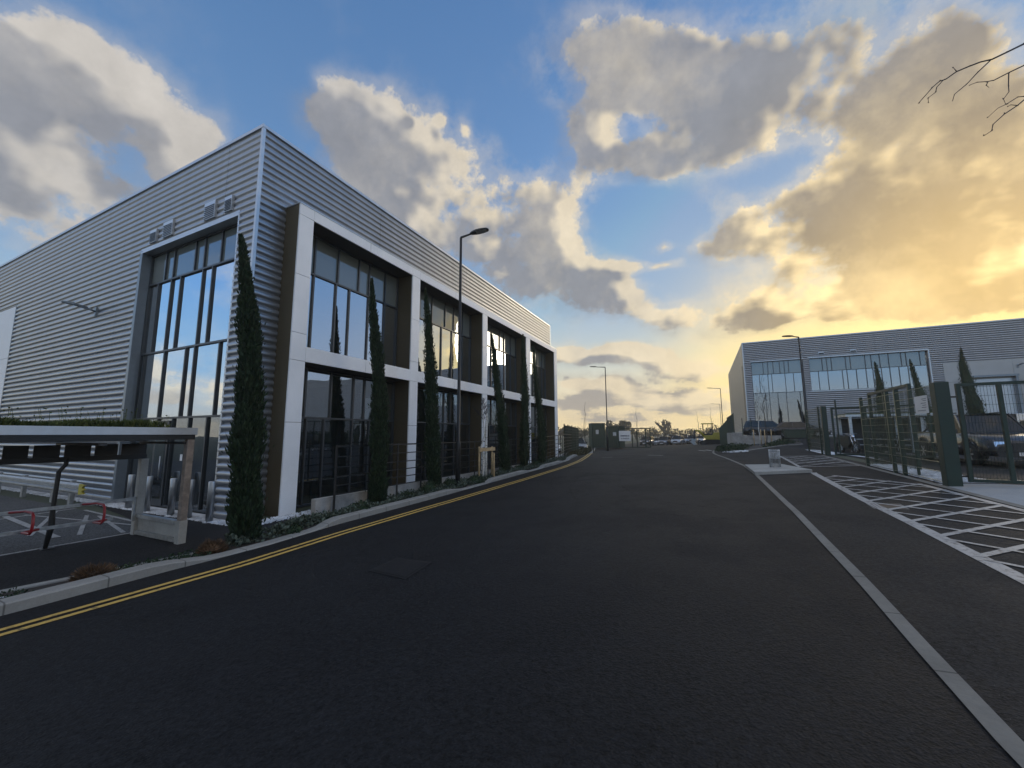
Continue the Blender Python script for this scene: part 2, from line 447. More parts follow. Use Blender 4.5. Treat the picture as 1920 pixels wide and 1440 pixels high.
def cladding(name, col, rough=.34, metal=.85):
    m, N, b = new_mat(name)
    tc = N.n.new('ShaderNodeTexCoord'); v = tc.outputs['Object']
    n = N.noise(N.vmath('MULTIPLY', v, (.5, .5, 2.0)), 1.2, 5, .6)
    streak = N.noise(N.vmath('MULTIPLY', v, (3.0, 3.0, .12)), 1.4, 4, .6)      # faint rain streaks
    f = N.mad(N.sub(n, .5), .22, N.mad(N.sub(streak, .5), .28, 1.0))
    x, y, z = N.sep(v)
    # vertical sheet laps every 6 m
    lap = N.math('FRACT', N.div(N.add(x, y), 6.1)); lj = N.smooth(N.math('ABSOLUTE', N.sub(lap, .5)), .4975, .4995)
    f = N.mul(f, N.mad(lj, -.5, 1.0))
    N.put(b.inputs['Base Color'], N.vmath('SCALE', col, f))
    b.inputs['Metallic'].default_value = metal
    N.put(b.inputs['Roughness'], N.mad(N.sub(n, .5), .2, rough))
    return m

def glass(name, tint=(.02, .03, .035), refl=.55, see=.25, rough=.0, reflcol=(.86, .93, 1.0), blend=.35):
    """coated glazing: strong mirror reflection, a little light through"""
    m, N, b = new_mat(name)
    N.n.remove(b)
    out = [n for n in N.n if n.type == 'OUTPUT_MATERIAL'][0]
    gl = N.n.new('ShaderNodeBsdfGlossy'); gl.inputs['Roughness'].default_value = rough; gl.inputs['Color'].default_value = reflcol + (1,)
    tr = N.n.new('ShaderNodeBsdfTransparent'); tr.inputs['Color'].default_value = (see, see * 1.05, see * 1.05, 1)
    df = N.n.new('ShaderNodeBsdfDiffuse'); df.inputs['Color'].default_value = tuple(tint) + (1,)
    m1 = N.n.new('ShaderNodeMixShader'); m1.inputs[0].default_value = .8 if see > 0 else 0.0
    N.l.new(df.outputs[0], m1.inputs[1]); N.l.new(tr.outputs[0], m1.inputs[2])
    lw = N.n.new('ShaderNodeLayerWeight'); lw.inputs[0].default_value = blend
    # slightly uneven panes bend what they mirror
    g = N.n.new('ShaderNodeNewGeometry')
    bn = N.n.new('ShaderNodeBump'); bn.inputs['Strength'].default_value = .05; bn.inputs['Distance'].default_value = .05
    N.l.new(N.noise(g.outputs['Position'], .9, 2, .5), bn.inputs['Height'])
    N.l.new(bn.outputs[0], gl.inputs['Normal'])
    fac = N.mad(lw.outputs['Fresnel'], 1 - refl, refl)
    fac = N.math('MINIMUM', fac, .97)
    m2 = N.n.new('ShaderNodeMixShader'); N.l.new(fac, m2.inputs[0]); N.l.new(m1.outputs[0], m2.inputs[1]); N.l.new(gl.outputs[0], m2.inputs[2])
    N.l.new(m2.outputs[0], out.inputs[0])
    return m

def leafy(name, c1, c2, scale=9.0, rough=.7):
    m, N, b = new_mat(name)
    tc = N.n.new('ShaderNodeTexCoord')
    oi = N.n.new('ShaderNodeNewGeometry')
    n = N.noise(tc.outputs['Object'], scale, 4, .6)
    f = N.smooth(N.add(N.mul(n, .6), N.mul(oi.outputs['Random Per Island'], .4)), .3, .75)
    N.put(b.inputs['Base Color'], N.mix(f, c1, c2)); b.inputs['Roughness'].default_value = rough
    b.inputs['Specular IOR Level'].default_value = .25
    return m

M = dict(
    road=asphalt('road_asphalt', .0112, (.94, .99, 1.12), rough=.74),
    pave=asphalt('pavement_asphalt', .018, (1, .99, 1.0), rough=.78),
    path=asphalt('path_asphalt', .020, (1, .98, 1.02), rough=.8),
    lot=asphalt('car_park_asphalt', .085, (1, 1.03, 1.05), rough=.85),
    kerb=concrete('kerb_concrete', (.25, .245, .225), joint=.915),
    edging=concrete('edging_concrete', (.18, .172, .15), joint=.915, stain=.5),
    concrete=concrete('cast_concrete', (.32, .32, .30), stain=.5),
    wallc=concrete('wall_concrete', (.30, .29, .27), stain=.8, scale=2.2),
    palec=concrete('pale_paving_concrete', (.30, .32, .33), stain=.25),
    soil=concrete('soil', (.035, .028, .022), stain=.9),
    land=concrete('far_land', (.05, .06, .035), stain=.6, scale=.05),
    gravel=simple('white_gravel', (.62, .64, .66), .8, var=.25, scale=3),
    yellow=paint_mark('yellow_line_paint', (.60, .385, .085), .8),
    white=paint_mark('white_line_paint', (.37, .37, .36), .9),
    clad=cladding('silver_cladding', (.31, .33, .36), rough=.36, metal=.8),
    clad2=cladding('grey_cladding', (.34, .36, .39), rough=.38, metal=.75),
    trim=simple('grey_trim', (.20, .24, .28), .42, .5, var=.06),
    trimlight=simple('silver_trim', (.50, .53, .56), .4, .7, var=.06),
    frame=simple('dark_window_frame', (.045, .055, .065), .4, .3, var=.1),
    greyp=simple('dull_grey_panel', (.40, .42, .43), .5, 0, var=.04, scale=1.2), whitep=simple('white_rainscreen_panel', (.80, .82, .84), .5, 0, var=.05, scale=.9),
    bronze=None, soffit=simple('dark_soffit', (.028, .030, .034), .6, 0),
    dark=simple('dark_interior', (.02, .022, .024), .9), interior=simple('interior_floor', (.10, .10, .095), .8),
    glass=glass('clear_coated_glass', refl=.60, see=.30), glassd=glass('grey_back_painted_glass', (.15, .165, .15), refl=.13, see=0, blend=.2), glassfar=glass('far_unit_glass', refl=.34, see=.3, blend=.2),
    glasslow=glass('ground_floor_glass', refl=.20, see=.55), pane=glass('b_glass', refl=.5, see=.35),
    blackm=simple('black_metal', (.022, .024, .026), .45, .4), green=simple('dark_green_powder_coat', (.010, .028, .021), .5, .1, var=.15),
    green_lit=simple('sunlit_green_wire', (.15, .17, .12), .36, .55),  # the dark green made paler: low sun on the fence put into its colour
    galv=simple('galvanised_steel', (.42, .44, .45), .42, .85, var=.2, scale=12), steel=simple('brushed_steel', (.42, .44, .46), .42, .9, var=.03, scale=2),
    red=simple('red_tube', (.30, .022, .03), .35), wood=simple('reddish_timber', (.21, .175, .15), .75, 0, var=.3, scale=8),
    stake=simple('pale_timber_stake', (.42, .30, .16), .8, 0, var=.25, scale=10), yellowm=simple('yellow_paint', (.40, .34, .04), .5),
    birch=None, bark=simple('dark_bark', (.045, .035, .028), .9, var=.4, scale=20, bump=.5),
    twig=simple('twig_bark', (.03, .026, .032), .8), rubber=simple('tyre_rubber', (.012, .012, .013), .8),
    carglass=glass('car_glass', (.01, .012, .014), refl=.05, see=0, blend=.07, reflcol=(.80, .76, .70)), chrome=simple('chrome', (.6, .6, .62), .15, 1.0),
    plastic=simple('black_plastic', (.02, .02, .022), .5), paper=simple('white_sign_board', (.72, .72, .72), .5, var=.03),
    cypress=leafy('cypress_foliage', (.008, .019, .010), (.028, .052, .022)), shrub=leafy('dark_shrub_leaves', (.012, .026, .014), (.04, .07, .03)),
    silver=leafy('silver_ground_cover', (.035, .048, .035), (.12, .15, .115)), rust=leafy('rusty_sedge', (.045, .028, .016), (.15, .085, .045)),
    sedum=leafy('sedum_roof', (.03, .05, .012), (.12, .14, .04)), fartree=leafy('far_tree_leaves', (.03, .032, .014), (.075, .07, .03), scale=1.0),
    lampglass=simple('lamp_lens', (.35, .36, .36), .2), orange=simple('orange_cloth', (.35, .12, .04), .8),
    ink=simple('dark_print', (.05, .06, .09), .6), darkgreenfab=simple('dark_green_fabric', (.05, .07, .05), .9),
)
def bronze_mat():
    m, N, b = new_mat('bronze_brown_panel')
    tc = N.n.new('ShaderNodeTexCoord'); v = tc.outputs['Object']
    fine = N.noise(N.vmath('MULTIPLY', v, (1, 1, 30)), 3.0, 3, .6); n = N.noise(v, 1.2, 4, .5)
    f = N.mad(N.sub(fine, .5), .5, N.mad(N.sub(n, .5), .3, 1.0))
    N.put(b.inputs['Base Color'], N.vmath('SCALE', (.088, .070, .040), f)); b.inputs['Roughness'].default_value = .55; b.inputs['Metallic'].default_value = .25
    return m
M['bronze'] = bronze_mat()
def birch_mat():
    m, N, b = new_mat('birch_bark')
    tc = N.n.new('ShaderNodeTexCoord'); v = tc.outputs['Object']
    n = N.noise(N.vmath('MULTIPLY', v, (1, 1, 3)), 14, 5, .7)
    N.put(b.inputs['Base Color'], N.mix(N.smooth(n, .54, .62), (.62, .60, .55), (.05, .045, .04))); b.inputs['Roughness'].default_value = .7
    return m
M['birch'] = birch_mat()

# ---------------------------------------------------------------- the ground and everything laid on it
def frange(a, b, s):
    n = max(1, int(round((b - a) / s))); return [a + (b - a) * i / n for i in range(n + 1)]
def grid(xs, ys, off=0.0, zf=gz):
    mb = MB(); idx = {}
    for j, y in enumerate(ys):
        for i, x in enumerate(xs): idx[i, j] = mb.vert((x, y, zf(x, y) + off))
    for j in range(len(ys) - 1):
        for i in range(len(xs) - 1):
            mb.face((idx[i, j], idx[i + 1, j], idx[i + 1, j + 1], idx[i, j + 1]), True)
    return mb
YS = [-400, -150, -60, -30, -15] + frange(-8, 60, .5) + [65, 70, 75, 80, 85, 90, 100, 120, 150, 200, 240, 400, 900, 2400]
XS = [-2500, -900, -300, -120, -60, -30, -20, -15] + frange(-12, 15, .25) + [18, 22, 30, 45, 80, 150, 400, 900, 2500]
structure(grid(XS, YS, -.012).build('ground', M['land']))

def interp(pts, Y):
    if Y <= pts[0][0]: return pts[0][1]
    for (a, u), (b, v) in zip(pts, pts[1:]):
        if Y <= b: return u + (v - u) * (Y - a) / (b - a)
    return pts[-1][1]
def strip(xl, xr, y0, y1, off, name, mat, ny=.5, nx=.25, kind=True, extra=None):
    """a sheet lying on the ground between two lines x(Y)"""
    mb = MB(); ys = frange(y0, y1, ny)
    w = max((interp(xr, y) - interp(xl, y)) for y in ys); n = max(1, int(math.ceil(w / nx)))
    prev = None
    for y in ys:
        a, b = interp(xl, y), interp(xr, y)
        row = [mb.vert((a + (b - a) * i / n, y, gz(a + (b - a) * i / n, y) + off)) for i in range(n + 1)]
        if prev:
            for i in range(n): mb.face((prev[i], prev[i + 1], row[i + 1], row[i]), True)
        prev = row
    o = mb.build(name, mat)
    return structure(o) if kind else o
K = lambda x: [(-500, x)]
KERB = [(-500,-7.62),(1.9,-7.62),(3.5,-7.72),(5,-7.66),(6.7,-7.86),(12,-7.9),(18,-7.92),(22,-7.95),(25,-8.2),(28,-8.75),(33,-9.6),(40,-10.6),(47,-12),(60,-15)]
def shift(p, d): return [(y, x + d) for y, x in p]
YEL = [(-500,-6.46),(4,-6.50),(6,-6.62),(9,-6.62),(15,-6.5),(20,-6.52),(24,-6.85),(28,-7.5),(33,-8.55),(40,-9.5),(46.5,-10.6),(60,-13.5)]
EDGE = [(-500,1.25),(3,1.28),(5.3,1.38),(9,1.46),(15,1.47),(18,1.40),(20,1.2),(22.6,.93),(25,.62),(26.5,.50),(28,.50),(30,.62),(32,.95),(34,1.7),(36,3.0),(37.5,5.0)]
# road between the left kerb and the flush edging, carrying on past the crest
strip([(a, b) for a, b in KERB], [(-500,1.3)] + EDGE[1:-5] + [(30,.6),(32,1.2),(35,6.5),(42,7.0),(60,2.6),(120,3)], -30, 60, -.002, 'road', M['road'])
structure(grid(frange(-15, 3, 1) + [], frange(60, 125, 1), -.002).build('yard', M['road']))
PAVE_R = [(-500,4.72),(12,4.78),(22,4.85),(25,5.1),(37,7.2),(44,7.6)]
strip(EDGE[:9] + [(26.5,.5),(30,.62),(34,3.3),(38,5.2)], PAVE_R, -30, 41, .004, 'right_pavement', M['pave'])
strip(K(4.8), K(30), -20, 43, .001, 'right_car_park', M['pave'], nx=1.0)
# left path and car park behind the bed
structure(strip([(-500,-11.3),(5.2,-11.3),(5.4,-17.5),(5.75,-17.5)], [(-500,-8.62),(2,-8.6),(3,-8.4),(4.4,-8.1),(6.2,-8.05),(7.0,-8.6)], -20, 5.78, .004, 'left_path', M['path']))
structure(strip(K(-9.95), [(-500,-8.3),(7.1,-8.55)], 5.78, 7.1, .004, 'entrance_path', M['path']))
strip(K(-40), K(-11.3), -20, 5.2, .004, 'left_car_park', M['lot'], nx=2)
# white gravel under the walls, one loose sheet of real stones on a pale bed
def stones(name, region, n, size, mat, seed=1, zoff=0.0):
    r = random.Random(seed); mb = MB()
    for _ in range(n):
        x, y = region(r)
        z = gz(x, y) + zoff; s = size * r.uniform(.55, 1.3)
        base = [(cos(a) * r.uniform(.7, 1.1), sin(a) * r.uniform(.7, 1.1)) for a in [k * pi / 2.5 + r.random() * .5 for k in range(5)]]
        i = len(mb.v)
        for bx, by in base: mb.v.append((x + bx * s * .8, y + by * s * .8, z))
        for bx, by in base: mb.v.append((x + bx * s * .55, y + by * s * .55, z + s * r.uniform(.45, .8)))
        top = mb.vert((x, y, z + s * .8))
        for k in range(5):
            mb.face((i + k, i + (k + 1) % 5, i + 5 + (k + 1) % 5, i + 5 + k)); mb.face((i + 5 + k, i + 5 + (k + 1) % 5, top))
    o = mb.build(name, mat); o['kind'] = 'stuff'; return o
def reg(x0, x1, y0, y1): return lambda r: (r.uniform(x0, x1), r.uniform(y0, y1))
strip(K(-28), K(-10.0), 5.78, 6.3, .008, 'gravel_bed', M['gravel'])
stones('white_gravel', lambda r: (r.uniform(-17.5, -10.0) if r.random() < .6 else r.uniform(-28, -17), r.uniform(5.72, 6.05)), 2600, .035, M['gravel'], 3, .01)
stones('white_gravel', reg(-10.05, -9.5, 5.9, 8.2), 700, .03, M['gravel'], 4, .01)
stones('white_gravel', reg(-8.35, -7.8, .3, 2.1), 420, .04, M['gravel'], 5, .0)
strip([(-500,4.9)], [(-500,5.9)], 12.75, 17.4, .010, 'gravel_strip', M['gravel'])
stones('white_gravel', reg(4.9, 5.9, 12.75, 17.3), 2600, .03, M['gravel'], 6, .012)
strip([(-500,4.95)], [(-500,7.2)], 22.2, 26.5, .010, 'gravel_strip', M['gravel'])
# pale concrete apron at the gate and its border
strip([(-500,4.75)], [(-500,9.5)], -6, 12.6, .010, 'concrete_apron', M['palec'])
strip([(-500,4.62)], [(-500,4.76)], -6, 22, .016, 'border_kerb', M['edging'])

# kerbs
def kerb(line, y0, y1, width, height, name, mat, step=.25):
    mb = MB(); prev = None
    for y in frange(y0, y1, step):
        x = interp(line, y); h = height(y) if callable(height) else height
        zr = gz(x + width, y)
        ring = [mb.vert(p) for p in ((x, y, zr - .1), (x + width, y, zr - .1), (x + width, y, zr + h - .018), (x + width - .022, y, zr + h), (x, y, zr + h))]
        if prev:
            for k in range(5): mb.face((prev[k], ring[k], ring[(k + 1) % 5], prev[(k + 1) % 5]))
        prev = ring
    mb.face(prev)
    o = fix_normals(mb.build(name, mat)); return structure(o)
def kh(Y):
    # full kerb broken by dropped lengths
    v = .13
    for a, b in ((4.3, 6.1), (12.3, 13.8), (18.4, 19.6), (24.2, 25.4)):
        v = min(v, .02 + .11 * (1 - sm(a - 1.1, a, Y) * (1 - sm(b, b + .6, Y))))
    return v
kerb(KERB, -12, 60, .24, kh, 'left_kerb', M['kerb'])
kerb([(-500,-8.68),(2,-8.66),(3,-8.46),(4.4,-8.16)], -12, 4.5, .06, .05, 'path_edging', M['kerb'])
strip([(y, x - .055) for y, x in EDGE], [(y, x + .055) for y, x in EDGE], -12, 33.5, .008, 'flush_edging', M['edging'])
kerb([(20,9.3),(60,9.3)], 20, 30, .12, .1, 'lot_kerb', M['kerb'])
# soil of the long bed on the left
strip([(-500,-8.62),(2,-8.6),(3,-8.4),(4.4,-8.1)], KERB, -12, 4.5, .012, 'planting_soil', M['soil'])
strip([(4.5,-8.0),(6.8,-8.2),(7.1,-8.78),(24,-8.78),(30,-9.7),(40,-11.6),(47,-13),(60,-16)], KERB, 4.5, 60, .03, 'planting_soil', M['soil'])
# island at the tip of the right pavement
strip([(26.4,.75),(28,.62),(30,.72),(32,1.05),(34,1.8),(36,3.1),(37.5,5.1),(40,6)], [(26.4,1.9),(28,2.57),(32,4.42),(36.6,6.7),(40,7.2)], 26.4, 40, .012, 'planting_soil', M['soil'])
kerb([(26.4,1.85),(28,2.52),(32,4.37),(36.6,6.65)], 26.4, 36.6, .1, .05, 'island_edging', M['edging'])

# painted markings
def ribbon(pts, w, off, name, mat, step=.5):
    mb = MB(); P = []
    for (a, b) in zip(pts, pts[1:]):
        n = max(1, int(math.hypot(b[0] - a[0], b[1] - a[1]) / step))
        P += [(a[0] + (b[0] - a[0]) * k / n, a[1] + (b[1] - a[1]) * k / n) for k in range(n)]
    P.append(pts[-1]); prev = None
    for k, p in enumerate(P):
        q0, q1 = P[max(0, k - 1)], P[min(len(P) - 1, k + 1)]
        d = Vector((q1[0] - q0[0], q1[1] - q0[1])); d.normalize(); nx, ny = -d.y * w / 2, d.x * w / 2
        r = [mb.vert((p[0] + nx, p[1] + ny, gz(p[0] + nx, p[1] + ny) + off)), mb.vert((p[0] - nx, p[1] - ny, gz(p[0] - nx, p[1] - ny) + off))]
        if prev: mb.face((prev[1], r[1], r[0], prev[0]))
        prev = r
    return mb.v, mb.f
def marks(name, mat, items):
    mb = MB()
    for pts, w, off in items:
        v, f = ribbon(pts, w, off, None, None); i = len(mb.v); mb.v += v
        for q in f: mb.face([i + k for k in q])
    return structure(mb.build(name, mat))
yl = [(interp(YEL, y), y) for y in frange(-12, 46, .5)]
marks('yellow_lines', M['yellow'], [(yl, .10, .005), ([(x - .21, y) for x, y in yl], .10, .005)])
HL, HR = [(2.70, 5.7), (2.79, 8.3), (2.84, 11), (2.99, 15.1), (3.02, 15.3)], [(4.60, 5.0), (4.54, 9.9), (4.48, 12.4)]
X0, X1 = 2.80, 4.50
items = [([(2.6, 2.0)] + HL, .15, .010), ([(4.62, 2.0)] + HR + [(3.30, 14.5)], .11, .010)]
# crossing lines of the first panel
def clip_end(x, y, sl):
    """walk a line until it meets the right line or the slanting end line"""
    x1, y1 = x, y
    while x1 < 4.53 and y1 < 14.45 - (x1 - 3.30) * 1.545: x1 += .02; y1 += .02 * sl
    return x1, y1
for k in range(-5, 9):
    y = 6.50 + .93 * k; x = interp([(b_, a_) for a_, b_ in HL], y)
    if y < 14.0: items.append(([(x, y), clip_end(x, y, .87)], .092, .0125))
    if y < 14.8: items.append(([(x, y - .12), (4.53, y - .12 - (4.53 - x) * 1.22)], .066, .0145))
items.append(([(2.99, 14.0), (3.42, 14.36)], .09, .0125))
# far panel
items += [([(3.0, 17.2), (3.2, 22.4)], .10, .010), ([(4.66, 17.0), (4.72, 21.8)], .08, .010), ([(2.95, 17.15), (4.66, 17.05)], .10, .0125), ([(3.2, 22.3), (4.7, 21.9)], .09, .0125)]
for k in range(5):
    items.append(([(3.02, 17.3 + k * .93), (4.68, 18.72 + k * .93)] if k < 4 else [(3.1, 21.0), (4.2, 22.0)], .085, .0145)); items.append(([(3.05, 19.0 + k * .85), (4.66, 17.15 + k * .85)], .07, .017))
marks('white_hatching', M['white'], items)
marks('lane_dashes', M['white'], [([(-3.33, 27.31), (-2.32, 26.4)], .11, .006), ([(-6.21, 27.0), (-5.45, 26.66)], .09, .006), ([(.1, 31.5), (.45, 29.6)], .14, .006), ([(-.35, 31.4), (.1, 29.6)], .14, .006)])
marks('parking_lines', M['white'], [([(-11.38, -6), (-11.34, 2.8), (-11.33, 5.0)], .09, .010), ([(6.5, 13.2), (7.4, 15.8)], .09, .006),
    ([(-11.4, 5.0), (-16, 5.2)], .08, .010), ([(-11.5, 4.4), (-14.5, 5.0)], .08, .012), ([(-12.1, 3.9), (-14.9, 4.9)], .08, .014), ([(-11.9, 4.9), (-16.5, 4.2)], .07, .016), ([(-12.9, 3.4), (-16.4, 4.75)], .08, .018),
    ([(-12.2, 3.6), (-16.6, 3.9)], .12, .020), ([(-16.6, 5.2), (-15.4, .5)], .09, .011)])
# wheelchair bay symbol: head, back and wheel as one painted mark
wc = [([(-13.6 + .5 * cos(a), 2.35 + .5 * sin(a)) for a in frange(-2.6, 1.2, .25)], .11, .012), ([(-13.75, 3.35), (-13.6, 2.7), (-13.0, 2.6), (-12.8, 2.2)], .11, .014)]
marks('wheelchair_symbol', M['white'], wc)
# tyre curl across the road
def faint():
    m, N, b = new_mat('tyre_mark_rubber'); N.n.remove(b)
    out = [n for n in N.n if n.type == 'OUTPUT_MATERIAL'][0]
    d = N.n.new('ShaderNodeBsdfDiffuse'); d.inputs[0].default_value = (.008, .008, .009, 1); tr = N.n.new('ShaderNodeBsdfTransparent'); mx = N.n.new('ShaderNodeMixShader')
    g = N.n.new('ShaderNodeNewGeometry'); N.l.new(N.smooth(N.noise(g.outputs['Position'], 9, 4, .7), .45, .7, 0, .4), mx.inputs[0])
    N.l.new(tr.outputs[0], mx.inputs[1]); N.l.new(d.outputs[0], mx.inputs[2]); N.l.new(mx.outputs[0], out.inputs[0]); return m
M['tyre'] = faint()
arc = [(-4.5, 17.5), (-4.4, 15), (-4.0, 12.6), (-3.2, 10.5), (-2.2, 9.3), (-.9, 8.6), (.3, 8.3)]
marks('tyre_marks', M['tyre'], [(arc, .07, .004), ([(x + 1.5, y + .5) for x, y in arc[:-1]], .06, .004), ([(-5.2, 14.2), (-4.7, 12.8), (-4.2, 11.9), (-3.3, 11.2)], .05, .0045)])

# covers set in the road
def cover(name, label, corners, mat, ribs):
    t = thing(name, label, 'manhole cover', (0, 0, 0))
    c = [Vector((x, y, gz(x, y) + .006)) for x, y in corners]
    mb = MB()
    ctr = sum(c, Vector()) / 4
    inner = [ctr + (p - ctr) * .88 for p in c]
    for k in range(4): mb.poly([c[k], c[(k + 1) % 4], inner[(k + 1) % 4], inner[k]])
    mb.build('frame', M['edging'] if mat == 'brown' else M['covd'], t)
    mb = MB(); m_ = M['covr'] if mat == 'brown' else M['covd']
    lo = [ctr + (p - ctr) * .86 for p in c]
    mb.poly([p + Vector((0, 0, .002)) for p in lo])
    for k in range(ribs):
        f0, f1 = (k + .2) / ribs, (k + .6) / ribs
        for j in range(ribs):
            g0, g1 = (j + .2) / ribs, (j + .75) / ribs
            P = []
            for f, g_ in ((f0, g0), (f1, g0), (f1, g1), (f0, g1)):
                a = lo[0].lerp(lo[1], f); b = lo[3].lerp(lo[2], f); P.append(a.lerp(b, g_) + Vector((0, 0, .006)))
            mb.poly(P)
    mb.build('lid', m_, t)
    return t
M['covr'] = simple('brown_cast_iron', (.11, .085, .065), .6, .5, var=.3, scale=20); M['covd'] = simple('dark_cast_iron', (.010, .010, .011), .7, .3, var=.3, scale=20)
cover('manhole_cover', 'brown square cast iron cover beside the crosshatched paint on the right', [(2.70, 9.45), (3.18, 9.42), (3.24, 9.98), (2.74, 9.98)], 'brown', 8)
cover('manhole_cover', 'dark double manhole cover sunk in the road in front of the double yellow lines', [(-4.25, 4.28), (-3.48, 4.14), (-3.58, 4.82), (-4.27, 4.86)], 'dark', 9)

# ---------------------------------------------------------------- the two metal clad units
RIB = .2
def clad(mb, axis, c, out, u0, u1, z0, z1, zbase=0.0, depth=.052, seg=7):
    """rounded horizontal ribs between z0 and z1; axis = wall normal, out = +1/-1"""
    k0 = int(math.floor((z0 - zbase) / RIB + 1e-6)); k1 = int(math.ceil((z1 - zbase) / RIB - 1e-6))
    for k in range(k0, k1):
        zs = []
        for j in range(seg + 1):
            t = j / seg; zz = zbase + (k + t) * RIB
            if t <= .14: o = depth * .12
            else:
                tt = (t - .14) / .86; o = depth * (max(0.0, 1 - abs(2 * tt - 1) ** 2.3)) ** .5
            zs.append((zz, o))
        pts = []
        for zz, o in zs:
            if zz < z0 - 1e-6: zz = z0
            if zz > z1 + 1e-6: zz = z1
            pts.append((zz, o))
        prev = None
        for zz, o in pts:
            if axis == 'Y': r = [mb.vert((u0, c + out * o, zz)), mb.vert((u1, c + out * o, zz))]
            else: r = [mb.vert((c + out * o, u0, zz)), mb.vert((c + out * o, u1, zz))]
            if prev is not None: mb.face((prev[0], prev[1], r[1], r[0]), True)
            prev = r
    return mb

def W(axis, c, out, u, dep, z):
    """u along the wall, dep inward from the wall plane"""
    return (u, c - out * dep, z) if axis == 'Y' else (c - out * dep, u, z)
def wbox(mb, axis, c, out, u0, u1, d0, d1, z0, z1):
    a = W(axis, c, out, u0, d0, z0); b = W(axis, c, out, u1, d1, z1)
    return mb.box(min(a[0], b[0]), max(a[0], b[0]), min(a[1], b[1]), max(a[1], b[1]), z0, z1)

def window(parent, axis, c, out, u0, u1, zr, mull, mats, gd=.25, bar=.055, lab=None):
    """zr: row heights bottom to top; mull[i]: upright positions of row i; mats[i]: glass of row i"""
    fr = MB()
    wbox(fr, axis, c, out, u0, u0 + bar, gd - .05, gd + .08, zr[0], zr[-1])
    wbox(fr, axis, c, out, u1 - bar, u1, gd - .05, gd + .08, zr[0], zr[-1])
    wbox(fr, axis, c, out, u0 + bar, u1 - bar, gd - .048, gd + .078, zr[0], zr[0] + bar)
    wbox(fr, axis, c, out, u0 + bar, u1 - bar, gd - .048, gd + .078, zr[-1] - bar, zr[-1])
    for z in zr[1:-1]: wbox(fr, axis, c, out, u0 + bar, u1 - bar, gd - .045, gd + .075, z - bar / 2, z + bar / 2)
    for i, ms in enumerate(mull):
        za = zr[i] + (bar if i == 0 else bar / 2); zb = zr[i + 1] - (bar if i == len(mull) - 1 else bar / 2)
        for m in ms: wbox(fr, axis, c, out, m - .026, m + .026, gd - .042, gd + .06, za, zb)
    w = fr.build('window', M['frame'], parent)
    if lab: w['label'] = lab
    for mt in sorted(set(mats)):
        mb = MB()
        for i, g in enumerate(mats):
            if g != mt: continue
            us = [u0 + bar] + list(mull[i]) + [u1 - bar]
            for a, b in zip(us, us[1:]):
                # every pane a hair out of true, as real units are
                t1, t2 = rnd.uniform(-.0025, .0025), rnd.uniform(-.0025, .0025)
                za, zb = zr[i] + bar / 2, zr[i + 1] - bar / 2
                P = [W(axis, c, out, a + .02, gd + .01, za), W(axis, c, out, b - .02, gd + .01 + t1, za), W(axis, c, out, b - .02, gd + .01 + t1 + t2, zb), W(axis, c, out, a + .02, gd + .01 + t2, zb)]
                if out > 0 and axis == 'Y' or (out < 0 and axis == 'X'): P = P[::-1]
                mb.poly(P)
        mb.build('pane', M[mt], w)
    return w

def vent(parent, axis, c, out, u, z, w, h):
    mb = MB()
    wbox(mb, axis, c, out, u - w / 2, u + w / 2, -.07, .0, z, z + h)
    o = mb.build('vent', M['trimlight'], parent)
    mb = MB()
    n = 7
    for k in range(n):
        za = z + .04 + (h - .12) * k / n
        a = W(axis, c, out, u - w / 2 + .03, -.078, za); b = W(axis, c, out, u + w / 2 - .03, -.078, za)
        mb.bar(a, b, .012, .022)
    mb.build('louvre', M['frame'], o)

# ---- near unit: end wall on Y = 6.125, street wall on X = -10.647
UY, UX, UTOP, UEND, UFAR = 6.125, -10.647, 10.665, 29.17, -46.0
unit = thing('industrial_unit', 'large silver ribbed metal unit with white portal frames on the left of the road', 'building', (0, 0, 0))
WX0, WX1, WTOP = -16.80, -11.43, 8.25
mb = MB()
clad(mb, 'Y', UY, -1, WX1, UX, 0.0, UTOP)
clad(mb, 'Y', UY, -1, WX0, WX1, 8.40, UTOP)
clad(mb, 'Y', UY, -1, -28.6, WX0, 0.0, UTOP)
clad(mb, 'Y', UY, -1, -38.0, -28.6, 8.2, UTOP)
clad(mb, 'Y', UY, -1, UFAR, -38.0, 0.0, UTOP)
mb.build('end_cladding', M['clad'], unit)
mb = MB()
clad(mb, 'X', UX, 1, UY, 6.905, 0.0, UTOP)
clad(mb, 'X', UX, 1, 6.905, 28.949, 8.69, UTOP)
clad(mb, 'X', UX, 1, 28.949, UEND, 0.0, UTOP)
mb.build('street_cladding', M['clad'], unit)
mb = MB()     # structure behind the cladding, roof, far walls
mb.box(UX - .3, UX - .01, UY + .02, 6.9, 0, UTOP - .02); mb.box(WX1 + .02, UX - .31, UY + .03, UY + .3, 0, UTOP - .02)
mb.box(UFAR, WX0 - .02, UY + .03, UY + .3, 0, UTOP - .02); mb.box(WX0 - .02, WX1 + .02, UY + .03, UY + .3, 8.42, UTOP - .02)
mb.box(UX - .3, UX - .01, 6.9, UEND - .02, 8.45, UTOP - .02)
mb.box(UFAR, UX - .02, UEND - .3, UEND - .001, 0, UTOP - .02); mb.box(UFAR - .2, UFAR - .001, UY, UEND, 0, UTOP - .02)
mb.build('wall_core', M['dark'], unit)
mb = MB(); mb.box(UFAR, UX - .05, UY + .05, UEND - .05, UTOP - .35, UTOP - .1); mb.build('roof', M['trim'], unit)
mb = MB()
mb.box(UFAR, UX + .07, UY - .07, UY + .12, UTOP, UTOP + .09); mb.box(UX - .12, UX + .07, UY + .12, UEND + .05, UTOP, UTOP + .09)
mb.box(UX - .02, UX + .06, UY - .06, UY + .02, 0, UTOP)            # corner trim
